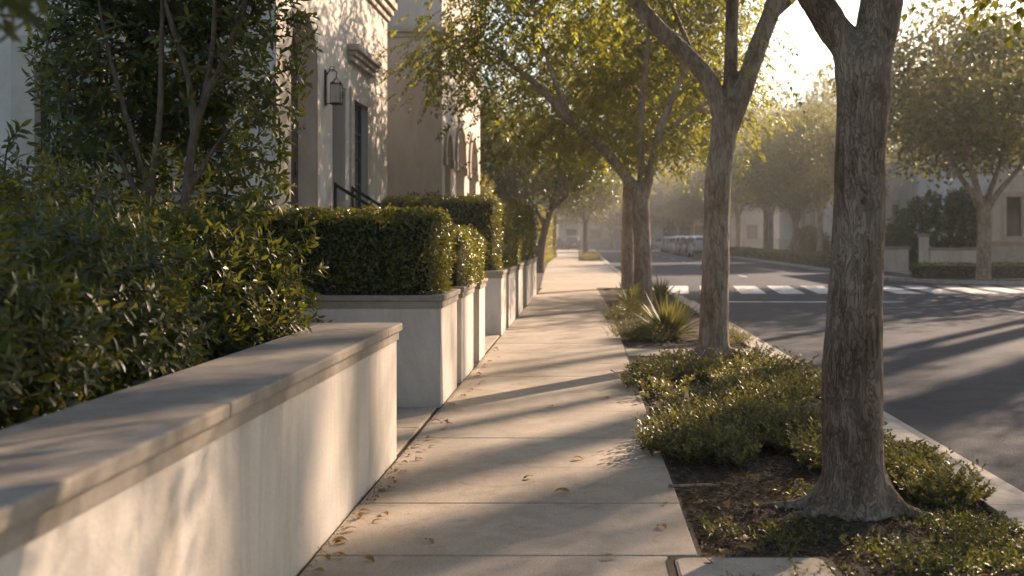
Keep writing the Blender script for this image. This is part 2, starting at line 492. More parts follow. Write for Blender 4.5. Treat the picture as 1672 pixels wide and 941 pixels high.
def fronds(P, A, rng, npair=4, flen=.26, leaf=.085, tmpl=None):
    """drooping compound leaves: leaflets in pairs along a stalk"""
    tmpl = tmpl or leaf_simple(.5)
    n = len(P)
    A = norm(A); side = norm(np.cross(A, np.array([0, 0, 1.0]) + .3 * rand_dirs(n, rng)))
    L = flen * rng.uniform(.7, 1.2, n)
    out = []
    for k in range(npair):
        t = (k + .6) / npair
        base = P + A * (L * t)[:, None]
        base[:, 2] -= L * t * t * .45
        fwd = A.copy(); fwd[:, 2] -= .9 * t; fwd = norm(fwd)
        for s in (-1, 1):
            d = side * s * .8 + fwd * .75 + .15 * rand_dirs(n, rng)
            d[:, 2] -= .25
            nn = np.array([0, 0, 1.0]) + .35 * rand_dirs(n, rng)
            out.append(scatter(tmpl, base, frames(d, nn), leaf * rng.uniform(.75, 1.15, n)))
    d = A.copy(); d[:, 2] -= .9
    tip = P + A * L[:, None]; tip[:, 2] -= L * .45
    out.append(scatter(tmpl, tip, frames(d, np.array([0, 0, 1.0]) + .3 * rand_dirs(n, rng)), leaf * np.ones(n)))
    return merge(out)

def crown_clusters(blobs, n, rng, bump=.22, freq=.55, lo=.35):
    w = np.array([b[1][0] * b[1][1] * b[1][2] for b in blobs]); w = w / w.sum()
    out = []
    for (c, r), wi in zip(blobs, w):
        m = max(4, int(n * wi))
        d = rand_dirs(m, rng)
        rr = rng.uniform(lo ** 2, 1, m) ** .5
        p = np.array(c) + d * np.array(r) * rr[:, None]
        k = 1 + bump * noise3(p, freq)
        out.append(np.array(c) + (p - np.array(c)) * k[:, None])
    return np.vstack(out)

SUNV = np.array([math.sin(R(SUN_AZ))*math.cos(R(SUN_EL)), math.cos(R(SUN_AZ))*math.cos(R(SUN_EL)), math.sin(R(SUN_EL))])
GAPS = [((.1, 6.6, 0), .7), ((-1.28, 5.6, .5), .6), ((-2.15, 6.75, 1.2), .95), ((-2.0, 6.9, .9), .7), ((-2.6, 6.5, 1.6), .8), ((-1.33, 10.2, 1.4), .7), ((-2.4, 9.9, 1.74), .6), ((1.3, 7.6, .3), .9), ((1.3, 9.5, .3), .9), ((1.4, 11.4, .3), .9), ((2.0, 7.2, .3), .8), ((-.2, 12.5, 0), 1.0), ((-.3, 16.5, 0), 1.3), ((-.4, 19.8, 0), 1.3), ((-.4, 24.5, 0), 1.4), ((-.6, 29, 0), 1.4)]
def sun_gaps(C, base):
    """openings in a crown where the photograph has sun patches below"""
    keep = np.ones(len(C), bool)
    for p, r in GAPS:
        q = C + np.array(base) - np.array(p)
        t = q @ SUNV
        keep &= (np.linalg.norm(q - t[:, None] * SUNV, axis=1) > r) | (t < 0)
    return keep

def tree_meshes(limbs, blobs, seed, nclust=260, per=16, spread=.42, voxel=.03, disp=.0, bark='bark', leaf='leaf_tree',
                npair=4, flen=.26, leafl=.085, simple=False, twig=.02, extra=None, freq=22, ntwig=140, bark_z=.22, lo=.35, keep=None):
    rng = np.random.default_rng(seed)
    co, polys = solid_wood(limbs, voxel, disp, seed, freq=freq, bark_z=bark_z)
    mb = MB(); mb.add(co.tolist(), polys, True)
    C = crown_clusters(blobs, nclust, rng, lo=lo)
    if extra is not None: C = np.vstack([C, np.array(extra, float)])
    if keep is not None: C = C[keep(C)]
    S = np.vstack([spline(l, 5)[2:, :3] for l in limbs[1:]]) if len(limbs) > 1 else spline(limbs[0], 5)[:, :3]
    zs = S[:, 2]
    S = S[zs > np.percentile(zs, 20)]
    idx = rng.permutation(len(C))[:ntwig]
    for i in idx:
        c = C[i]
        dist = np.linalg.norm((S - c) * np.array([1, 1, .8]), axis=1) + .8 * np.maximum(0, S[:, 2] - c[2])
        s = S[np.argmin(dist)]
        L = np.linalg.norm(c - s)
        if L < .2: continue
        mid = s * .55 + c * .45 + np.array([0, 0, .10 * L]) + rng.normal(size=3) * L * .05
        pts = spline([s, mid, c], 4)
        mb.tube(pts, np.linspace(min(twig, .01 * L + .008), .004, len(pts)), 5, False)
    wood = mb.mesh('trunk', M[bark])
    n = len(C) * per
    ci = np.repeat(np.arange(len(C)), per)
    off = rng.normal(size=(n, 3)) * np.array([1, 1, .62]) * spread
    P = C[ci] + off
    A = off + .6 * rand_dirs(n, rng) * spread; A[:, 2] = A[:, 2] * .5 - .1
    if simple:
        D = A + .5 * rand_dirs(n, rng); D[:, 2] -= .35
        V, F = scatter(leaf_simple(.5), P, frames(D, np.array([0, 0, 1.0]) + .5 * rand_dirs(n, rng)), leafl * rng.uniform(.7, 1.3, n))
    else:
        V, F = fronds(P, A, rng, npair, flen, leafl)
    crown = np_mesh('crown', V, F, False, M[leaf])
    return wood, crown

def place_tree(name, wood, crown, loc, label, group, rz=0.0, sc=1.0, cat='tree'):
    e = empty(name, loc, rz); e.scale = sc if isinstance(sc, tuple) else (sc, sc, sc)
    tag(e, label, cat, group)
    obj('trunk', wood, e); obj('crown', crown, e)
    return e

# ================================================================== SETTING
X_WALK_L, X_WALK_R = -1.27, 0.53
def lerp(y, pts):
    ys = [p[0] for p in pts]; xs = [p[1] for p in pts]
    return float(np.interp(y, ys, xs))
WL = [(-6, -1.27), (30, -1.27), (46, -1.75), (69, -2.3), (100, -2.9), (132, -3.4)]
WR = [(-6, .53), (22, .53), (32, .33), (33.0, .33), (69, -.42), (100, -.62), (132, -.8)]
KL = [(-6, 2.50), (27.6, 2.50), (29.2, 2.40), (30.8, 2.15), (33, 1.88), (37, 1.68), (60, 1.45), (132, 1.15)]   # road-side edge

g = MB().add([(-320, -120, -.17), (320, -120, -.17), (320, 420, -.17), (-320, 420, -.17)], [(0, 1, 2, 3)])
tag(g.build('ground', M['earth']), kind='structure')

V = []; F = []
nx, ny = 90, 10
for j in range(ny):
    for i in range(nx):
        x = -315 + 630 * i / (nx - 1); y = 215 + 190 * j / (ny - 1)
        t = j / (ny - 1)
        z = -.3 + (26 * t ** .7) * (.75 + .35 * noise.noise(Vector((x * .012, y * .012, 2)))) + 2.2 * noise.noise(Vector((x * .09, y * .09, 4))) * min(1, t * 4)
        V.append((x, y, min(z, 30)))
for j in range(ny - 1):
    for i in range(nx - 1): F.append((j*nx+i, j*nx+i+1, (j+1)*nx+i+1, (j+1)*nx+i))
M['wooded'] = mottled('wooded_slope', (0.035, 0.05, 0.018), (0.08, 0.09, 0.035), .95, .12, 1.2, 1.0, .8, stain=(.5, .55, .5), speck=.3)
tag(obj('hills', np_mesh('hills', V, F, True, M['wooded'])), kind='structure')

# road: carriageway, side street on the right, cross street at the end
g = MB()
ys = [-60, -6, 27.6, 29.2, 30.8, 33, 37, 60, 132]
vs, fs = [], []
for y in ys:
    xl = lerp(y, KL) - .02
    vs += [(xl, y, -.13), (16.0, y, -.13)]
for i in range(len(ys) - 1): fs.append((2*i, 2*i+1, 2*i+3, 2*i+2))
g.add(vs, fs)
g.add([(16.0, -60, -.13), (70, -60, -.13), (70, 37.5, -.13), (16.0, 37.5, -.13)], [(0, 1, 2, 3)])
g.add([(-90, 132, -.13), (90, 132, -.13), (90, 143, -.13), (-90, 143, -.13)], [(0, 1, 2, 3)])
tag(g.build('road', M['asphalt']), kind='structure')

# markings
g = MB()
for i in range(12):
    x = 2.27 + i * 1.125
    vs = []
    nseg = 10
    for k in range(nseg + 1):
        y = 31.0 + 5.0 * k / nseg
        sx = .09 * (y - 31.0)
        if i == 0 and x + sx < lerp(y, KL) + .05: sx = lerp(y, KL) + .05 - x
        vs += [(x + sx + RNG.uniform(-.012, .012), y, -.126), (x + sx + .74 + RNG.uniform(-.012, .012), y, -.126)]
    g.add(vs, [(2*k, 2*k+1, 2*k+3, 2*k+2) for k in range(nseg)])
tag(g.build('crosswalk_markings', M['paint']), kind='structure')
g = MB().add([(3.0, 26.9, -.126), (8.05, 26.9, -.126), (8.05, 27.25, -.126), (3.0, 27.25, -.126)], [(0, 1, 2, 3)])
tag(g.build('stop_line', M['paint']), kind='structure')
g = MB()
for y in (6, 14, 22.2, 44, 53, 62, 71, 80, 89, 98, 107, 116):
    x = 9.45 if y < 30 else 6.6
    g.add([(x, y, -.126), (x + .11, y, -.126), (x + .11, y + 2.4, -.126), (x, y + 2.4, -.126)], [(0, 1, 2, 3)])
tag(g.build('lane_markings', M['paint']), kind='structure')

# sidewalk slabs
SL = MB()
joints = [-4.0, -3.0, -2.0, -1.0, 0.0, 1.0, 2.0, 3.0, 4.03, 5.06, 6.05, 7.0, 8.02, 9.25, 10.4, 11.6, 12.75, 13.95, 15.2, 16.5, 17.8, 19.1, 20.5, 22.0, 23.6, 25.2, 26.9, 28.6, 30.3, 32]
for a, b in zip(joints[:-1], joints[1:]):
    xr = .385 if b <= 5.1 else lerp((a+b)/2, WR)
    xr2 = xr
    SL.box(-1.272 + RNG.uniform(-.004, .004), xr2 + RNG.uniform(-.005, .005), a + .005, b - .005, -.15, RNG.uniform(-.002, .002), .006)
y = 32.0
while y < 131:
    b = min(132, y + 1.7)
    m = (y + b) / 2
    xl, xr = lerp(m, WL), lerp(m, WR)
    if m < 68: xr = lerp(m, KL) - .26
    SL.box(xl, xr, y + .006, b - .006, -.15, RNG.uniform(-.002, .002))
    y = b
# cross strip between the two planting beds
SL.box(.54, 1.40, 13.62, 14.45, -.15, .0, .006)
SL.box(1.41, 2.255, 13.62, 14.45, -.15, .001, .006)
tag(SL.build('sidewalk', M['concrete']), kind='structure')
g = MB().box(-1.29, .56, -6, 31.9, -.165, -.012)
tag(g.build('joint_bed', M['joint']), kind='structure')

# kerb on the near side: long stones with joints
g = MB()
ky = [-6 + 2.4 * i for i in range(60)]
for a in ky:
    b = a + 2.4
    if b > 132: break
    nn = 4
    for s in range(nn):
        ya, yb = a + (b-a)*s/nn, a + (b-a)*(s+1)/nn
        if s == 0: ya += .004
        if s == nn-1: yb -= .004
        xa, xb = lerp(ya, KL), lerp(yb, KL)
        g.prism([(xa-.24, ya), (xa, ya), (xb, yb), (xb-.24, yb)], -.16, .004)
tag(g.build('kerb', M['kerb']), kind='structure')
g = MB()
for a in ky:
    b = a + 2.4
    if b < 27.6: g.box(2.51, 2.80, a + .004, b - .004, -.16, -.125)
tag(g.build('gutter', M['kerb']), kind='structure')

# far side: kerb, planting strip and pavement (corner rounded into the side street)
ARC = [(16.5 + 5.0 * math.cos(t), 41.4 + 5.0 * math.sin(t)) for t in np.linspace(math.pi, 1.5 * math.pi, 10)]
EDGE = [(11.9, 132.0), (11.7, 60), (11.5, 46)] + ARC + [(70, 36.4)]
def strip(edge, d0, d1, z0, z1, mb):
    P = np.array(edge); T = np.gradient(P, axis=0); T = T / np.linalg.norm(T, axis=1)[:, None]
    Nn = np.stack([-T[:, 1], T[:, 0]], 1)     # to the right of the road, away from it
    A, B = P + Nn * d0, P + Nn * d1
    n = len(P)
    vs = [(*a, z1) for a in A] + [(*b, z1) for b in B] + [(*a, z0) for a in A] + [(*b, z0) for b in B]
    fs = [(i, i+1, n+i+1, n+i) for i in range(n-1)] + [(2*n+i, 2*n+i+1, i+1, i) for i in range(n-1)] + [(n+i, n+i+1, 3*n+i+1, 3*n+i) for i in range(n-1)]
    mb.add(vs, fs)
g = MB(); strip(EDGE, 0, .25, -.16, .0, g)
tag(g.build('far_kerb', M['kerb']), kind='structure')
g = MB(); strip(EDGE, .25, 1.9, -.16, -.012, g)
tag(g.build('far_planting_strip', M['soil']), kind='structure')
g = MB(); strip(EDGE, 1.9, 5.6, -.16, -.002, g)
tag(g.build('far_sidewalk', M['concrete']), kind='structure')
# near right corner of the side street (out of the picture to the side)
EDGE2 = [(70, 26.4)] + [(17.0 + 5.2 * math.cos(t), 21.2 + 5.2 * math.sin(t)) for t in np.linspace(.5 * math.pi, math.pi, 8)] + [(11.8, -60)]
g = MB(); strip(EDGE2, 0, .25, -.16, .0, g); strip(EDGE2, .25, 1.9, -.16, -.012, g); strip(EDGE2, 1.9, 5.0, -.16, -.003, g)
tag(g.build('corner_pavement', M['concrete']), kind='structure')

# planting bed soil between pavement and kerb
def bed(x0, x1, y0, y1, dx, amp, name, xf=None):
    nx, ny = int((x1-x0)/dx) + 1, int((y1-y0)/dx) + 1
    xs = np.linspace(0, 1, nx); yy = np.linspace(y0, y1, ny)
    V = np.empty((ny, nx, 3))
    for j, y in enumerate(yy):
        a, b = (x0, x1) if xf is None else xf(y)
        for i, t in enumerate(xs):
            x = a + (b-a) * t
            z = amp * (noise.noise(Vector((x*2.2, y*2.2, 3))) + .7 * noise.noise(Vector((x*7, y*7, 5))) + .45 * noise.noise(Vector((x*22, y*22, 9)))) - .02
            z -= .012 * (abs(2*t-1) ** 6)
            # ground heaped round the near tree
            z += .05 * math.exp(-((x-1.46)**2 + (y-5.8)**2) / .22)
            V[j, i] = (x, y, z)
    idx = np.arange(nx*ny).reshape(ny, nx)
    F = np.stack([idx[:-1, :-1], idx[:-1, 1:], idx[1:, 1:], idx[1:, :-1]], -1).reshape(-1, 4)
    o = obj(name, np_mesh(name, V.reshape(-1, 3), F, True, M['soil']))
    return tag(o, kind='structure')
bed(.535, 2.262, -2, 13.61, .035, .026, 'planting_bed')
bed(.535, 2.262, 14.46, 33, .08, .03, 'planting_bed', lambda y: (lerp(y, WR) + .005, lerp(y, KL) - .243))
bed(-.5, 1.2, 69, 131, .5, .03, 'planting_bed', lambda y: (lerp(y, WR) + .01, lerp(y, KL) - .245))
# front gardens on the near side
g = MB().add([(-70, -20, -.02), (-1.285, -20, -.02), (-1.285, 30, -.02), (-1.76, 46, -.02), (-2.31, 69, -.02), (-2.91, 100, -.02), (-3.42, 131.9, -.02), (-70, 131.9, -.02)], [tuple(range(8))])
tag(g.build('garden_soil', M['soil']), kind='structure')
# walks from the pavement to the houses
g = MB()
for y0, y1 in ((7.44, 9.46), (13.9, 16.42)):
    x = -1.30
    k = 0
    while x > -4.3:
        g.box(x - 1.2, x - .012, y0, (y0+y1)/2 - .004, -.1, .002 + .001*(k % 2), .006)
        g.box(x - 1.2, x - .012, (y0+y1)/2 + .004, y1, -.1, .003 - .001*(k % 2), .006)
        x -= 1.2; k += 1
tag(g.build('garden_walk', M['concrete']), kind='structure')

# utility cover let into the ground beside the pavement
e = empty('utility_cover', (.76, 4.66, 0))
tag(e, 'concrete utility box lid with rounded corners set beside the pavement', 'utility cover')
def rrect(w, h, r, n=5):
    L = []
    for cx, cy, a in ((w-r, h-r, 0), (-w+r, h-r, 90), (-w+r, -h+r, 180), (w-r, -h+r, 270)):
        for t in np.linspace(0, 90, n): L.append((cx + r*math.cos(R(a+t)), cy + r*math.sin(R(a+t))))
    return L
fr = MB(); fr.panel(rrect(.385, .375, .07), [rrect(.352, .342, .055)], .12, lambda u, v, w: (u, v, .002 - w))
fr.build('frame', M['joint'], e)
ld = MB(); ld.prism(rrect(.343, .333, .05), -.1, .006); ld.prism(rrect(.333, .323, .045), .006, .011)
ld.build('lid', M['concrete'], e)
for sx in (-.2, .22):
    lh = MB()
    lh.prism([(sx + .018*math.cos(t), .24 + .011*math.sin(t)) for t in np.linspace(0, 2*math.pi, 10, endpoint=False)], .0112, .0125)
    lh.build('lift_hole', M['joint'], e)

# ================================================================== WALL AND PLANTERS
def capped_wall(name, label, cat, x0, x1, y0, y1, h, group=None, fill=None, capw=None):
    """rendered body, a frieze band and a moulded cast-stone cap"""
    e = empty(name, ((x0+x1)/2, (y0+y1)/2, 0)); tag(e, label, cat, group)
    cx, cy = (x0+x1)/2, (y0+y1)/2
    hx, hy = (x1-x0)/2, (y1-y0)/2
    b = MB().box(-hx, hx, -hy, hy, -.12, h-.115, .006); b.build('body', M['stucco'], e)
    f = MB().box(-hx-.014, hx+.014, -hy-.014, hy+.014, h-.114, h-.052, .004); f.build('frieze', M['stone'], e)
    if capw is None:
        c = MB().box(-hx-.034, hx+.034, -hy-.034, hy+.034, h-.051, h, .012); c.build('cap', M['stone'], e)
    else:
        c = MB(); out = [(-hx-.034, -hy-.034), (hx+.034, -hy-.034), (hx+.034, hy+.034), (-hx-.034, hy+.034)]
        w = capw
        inn = [(-hx+w, -hy+w), (hx-w, -hy+w), (hx-w, hy-w), (-hx+w, hy-w)]
        c.panel(out, [inn], .05, lambda u, v, q: (u, v, h - .001 - q))
        o = c.build('cap', M['stone'], e)
        bv = o.modifiers.new('edge', 'BEVEL'); bv.width = .01; bv.segments = 2; bv.limit_method = 'ANGLE'
        s = MB().box(-hx+w-.01, hx-w+.01, -hy+w-.01, hy-w+.01, h-.05, h-.035); s.build('soil', M['soil'], e)
    return e

e = empty('garden_wall', (-1.55, 3.2, 0))
tag(e, 'long low cream garden wall with wide stone cap bordering the pavement', 'wall')
bx0, bx1, by0, by1, H = -.20, .26, -6.2, 4.14, .915
def Lshape(o, q=0.0):      # wall with a return at its far end
    return [(bx0-o, by0-o), (bx1+o, by0-o), (bx1+o, by1+o), (-1.3, by1+o), (-1.3, by1-.46-o), (bx0-o, by1-.46-o)]
MB().prism(Lshape(0), -.12, H-.115).build('body', M['stucco'], e)
MB().prism(Lshape(.014), H-.114, H-.056).build('frieze', M['stone'], e)
c = MB()
# cap stones with joints
cy = by0
stones = []
for L in (3.4, 3.4, 3.08):
    stones.append((cy + .0015, cy + L - .0015)); cy += L
for a, b in stones: c.box(bx0-.036, bx1+.036, a, min(b, by1-.46-.04), H-.055, H, .012)
c.box(bx0-.036, bx1+.036, by1-.46-.037, by1+.036, H-.055, H, .012)
c.box(-1.3, bx0-.039, by1-.46-.037, by1+.036, H-.055, H, .012)
c.build('cap', M['stone'], e)

PL = [(9.55, 10.76, 3.2, .985), (11.17, 12.36, 1.7, .985), (13.06, 13.78, 1.7, .985), (16.5, 17.5, 2.6, .985), (18.1, 20.0, 1.6, .985),
      (20.8, 22.2, 1.5, .985), (23.8, 26.0, 1.5, .985), (26.3, 28.5, 1.5, .985)]
PLAB = ['wide cream planter box under the nearest clipped hedge, beside the garden walk',
        'cream planter box just behind the wide planter with the clipped hedge',
        'narrow cream planter box standing before the second garden walk',
        'cream planter box just beyond the second garden walk, broad face towards us',
        'cream planter box second in the row beyond the second garden walk',
        'short cream planter box third in the row beyond the second garden walk',
        'cream planter box last but one along the pavement',
        'cream planter box at the far end of the row, near the dark leaning tree']
for (y0, y1, w, h), lab in zip(PL, PLAB):
    capped_wall('planter', lab, 'planter', X_WALK_L - .015 - w, X_WALK_L - .015, y0, y1, h, 'cream planters along the pavement', capw=.10)

# ------------------------------------------------------------------ clipped hedges
def box_hedge(name, label, x0, x1, y0, y1, z0, z1, dens=2600, leaf=.026, rc=.10, seed=1, mat='leaf_box', group='clipped hedges in the planters', wob=.055, cat='hedge', only=None):
    rng = np.random.default_rng(seed)
    lx, ly, lz = x1-x0, y1-y0, z1-z0
    areas = [ly*lz, ly*lz, lx*lz, lx*lz, lx*ly]
    P, A = [], []
    for k, ar in enumerate(areas):
        n = int(ar * dens)
        u, v = rng.random(n), rng.random(n)
        if k == 0: p = np.stack([np.full(n, x0), y0+u*ly, z0+v*lz], 1); a = np.tile([-1., 0, 0], (n, 1))
        if k == 1: p = np.stack([np.full(n, x1), y0+u*ly, z0+v*lz], 1); a = np.tile([1., 0, 0], (n, 1))
        if k == 2: p = np.stack([x0+u*lx, np.full(n, y0), z0+v*lz], 1); a = np.tile([0, -1., 0], (n, 1))
        if k == 3: p = np.stack([x0+u*lx, np.full(n, y1), z0+v*lz], 1); a = np.tile([0, 1., 0], (n, 1))
        if k == 4: p = np.stack([x0+u*lx, y0+v*ly, np.full(n, z1)], 1); a = np.tile([0, 0, 1.], (n, 1))
        P.append(p); A.append(a)
    P, A = np.vstack(P), np.vstack(A)
    # round the edges
    lo = np.array([x0+rc, y0+rc, z0-1]); hi = np.array([x1-rc, y1-rc, z1-rc])
    q = np.clip(P, lo, hi); d = P - q; L = np.linalg.norm(d, axis=1)
    dn = np.where(L[:, None] > 1e-6, d / (L[:, None] + 1e-9), A)
    P = q + dn * rc
    A = norm(dn)
    nz = noise3(P, 3.2) + .6 * noise3(P, 9)
    P = P + A * (wob * nz - rng.exponential(.035, len(P)) + .012)[:, None]
    shoot = rng.random(len(P)) < .025
    P = P + A * (shoot * rng.uniform(.02, .075, len(P)))[:, None]
    D = A * .55 + .9 * rand_dirs(len(P), rng); D[:, 2] += .25
    V, F = scatter(leaf_simple(.55, .15, .12), P, frames(D, A + .5 * rand_dirs(len(P), rng)), leaf * rng.uniform(.6, 1.3, len(P)))
    e = empty(name, ((x0+x1)/2, (y0+y1)/2, z0)); tag(e, label, cat, group)
    off = np.array([(x0+x1)/2, (y0+y1)/2, z0])
    obj('foliage', np_mesh('foliage', V - off, F, False, M[mat]), e)
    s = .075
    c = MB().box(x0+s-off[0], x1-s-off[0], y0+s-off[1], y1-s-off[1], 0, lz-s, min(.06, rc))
    c.build('stems', M['hedge_core'], e)  # solid dark box instead of stems; its colour stands in for the inner shade
    return e

box_hedge('clipped_hedge', 'long square clipped hedge on the wide nearest planter, leaf edges lit', -4.2, -1.33, 9.62, 10.70, .955, 1.735, 3000, .040, .12, 11)
box_hedge('clipped_hedge', 'small rounded clipped hedge just behind the long square hedge', -2.6, -1.27, 11.3, 13.6, .955, 1.575, 3200, .032, .20, 12)
box_hedge('clipped_hedge', 'tall dark clipped hedge in the planter beyond the second garden walk', -3.2, -1.36, 16.6, 17.6, .955, 2.12, 2200, .04, .18, 13)
box_hedge('clipped_hedge', 'clipped hedge in the long planter, its pavement side glowing', -2.4, -1.33, 18.1, 22.2, .955, 2.14, 1500, .045, .2, 14)
box_hedge('clipped_hedge', 'last clipped hedge of the row, before the dark leaning tree', -2.4, -1.36, 23.8, 28.6, .955, 2.3, 900, .055, .25, 15)
# ivy-covered wall further along the pavement
box_hedge('ivy_wall', 'tall sunlit yellow green hedge beyond the dark leaning tree', -4.0, -2.25, 52, 82, 0, 3.1, 260, .11, .3, 16, 'leaf_ivy', None, .12)

# ------------------------------------------------------------------ loose shrubs
def shrub(name, label, blobs, base, ntip, seed, leaf=.07, nleaf=8, mat='leaf_shrub', sprigs=(), stems=40, group=None, fine=True, w=.30, cat='shrub', inner=.35, keep=None):
    rng = np.random.default_rng(seed)
    P, A = blob_points(blobs, ntip, rng)
    if inner > 0:
        m = int(len(P) * inner)
        j = rng.integers(0, len(P), m)
        P2 = P[j] - A[j] * rng.uniform(.10, .32, m)[:, None]
        P = np.vstack([P, P2]); A = np.vstack([A, norm(A[j] + .8 * rand_dirs(m, rng))])
    if keep is not None:
        kk = keep(P); P, A = P[kk], A[kk]
    A = norm(A + np.array([0, 0, .45]) + .45 * rand_dirs(len(P), rng))
    parts = [rosettes(P, A, rng, nleaf, leaf, leaf_fine(w) if fine else leaf_simple(w + .08), leaf * .9)]
    e = empty(name, base); tag(e, label, cat, group)
    b = np.array(base)
    mb = MB()
    for pts in sprigs:
        s = spline(pts, 5)
        mb.tube(s - b, np.linspace(.006, .0025, len(s)), 5, False)
        T = norm(np.gradient(s, axis=0))
        for i in range(3, len(s)):
            parts.append(rosettes(s[i:i+1], T[i:i+1], rng, 4 if i < len(s) - 1 else 7, leaf * 1.1, leaf_fine(w), .03, (35, 75)))
    V, F = merge(parts)
    obj('foliage', np_mesh('foliage', V - b, F, True, M[mat]), e)
    j = rng.permutation(len(P))[:stems]
    for i in j:
        s0 = b + np.array([rng.normal() * .12, rng.normal() * .12, 0])
        L = np.linalg.norm(P[i] - s0)
        mid = s0 * .5 + P[i] * .5 + np.array([0, 0, .15 * L]) + rng.normal(size=3) * .05
        s = spline([s0, mid, P[i]], 4)
        mb.tube(s - b, np.linspace(.012, .003, len(s)), 5, False)
    mb.build('stems', M['stem'], e)
    return e

inwall = lambda P: (P[:, 0] < -1.66) | (P[:, 2] > .97)
shrub('loose_shrub', 'big soft dark shrub nearest to us behind the garden wall',
      [((-2.62, 3.6, .86), (.74, 1.5, .82)), ((-2.3, 2.5, .8), (.5, .8, .62))], (-2.6, 3.6, 0), 3400, 21, .072, 8, w=.33, keep=lambda P: P[:, 0] < -1.72)
shrub('loose_shrub', 'broad glossy shrub in the middle behind the garden wall, topping the others',
      [((-3.15, 6.0, 1.02), (.95, .95, .93)), ((-2.55, 5.2, .95), (.7, .9, .72)), ((-3.9, 6.4, 1.1), (.8, .8, .85))], (-3.0, 5.8, 0), 4000, 22, .070, 8, w=.33,
      sprigs=[[(-2.6, 5.6, 1.5), (-2.5, 5.5, 1.75), (-2.42, 5.45, 1.95)], [(-3.2, 5.9, 1.8), (-3.15, 5.85, 2.0), (-3.05, 5.8, 2.1)]], keep=inwall)
shrub('loose_shrub', 'sunlit shrub with yellow green sprigs reaching over the end of the garden wall',
      [((-2.45, 6.65, .98), (.66, .62, .66)), ((-2.10, 6.7, .92), (.32, .5, .34))], (-2.4, 6.5, 0), 1700, 23, .076, 8, w=.32,
      sprigs=[[(-2.1, 6.9, 1.2), (-1.9, 6.95, 1.36), (-1.76, 7.0, 1.50)], [(-2.1, 6.9, 1.1), (-1.9, 6.95, 1.20), (-1.72, 7.0, 1.30)],
              [(-2.3, 6.8, 1.4), (-2.15, 6.9, 1.62), (-2.02, 6.9, 1.82)], [(-2.0, 6.5, .95), (-1.85, 6.5, .98), (-1.70, 6.5, .97)],
              [(-2.2, 6.9, 1.3), (-2.0, 7.1, 1.5), (-1.86, 7.2, 1.58)], [(-2.5, 6.7, 1.5), (-2.42, 6.75, 1.72), (-2.38, 6.8, 1.92)], [(-2.1, 7.0, 1.3), (-1.95, 7.05, 1.44), (-1.83, 7.1, 1.44)], [(-2.35, 6.6, 1.45), (-2.22, 6.65, 1.6), (-2.1, 6.7, 1.68)], [(-2.7, 6.5, 1.5), (-2.68, 6.5, 1.8), (-2.6, 6.5, 2.02)]], keep=inwall)
# filler shrub under the tall one, against the house
shrub('loose_shrub', 'low dark shrub at the foot of the tall multi-stemmed shrub',
      [((-3.3, 8.2, .9), (1.3, .55, .85)), ((-4.6, 8.0, 1.1), (.9, .7, .95))], (-3.4, 8.2, 0), 1800, 24, .075, 7, keep=lambda P: P[:, 1] < 9.3)

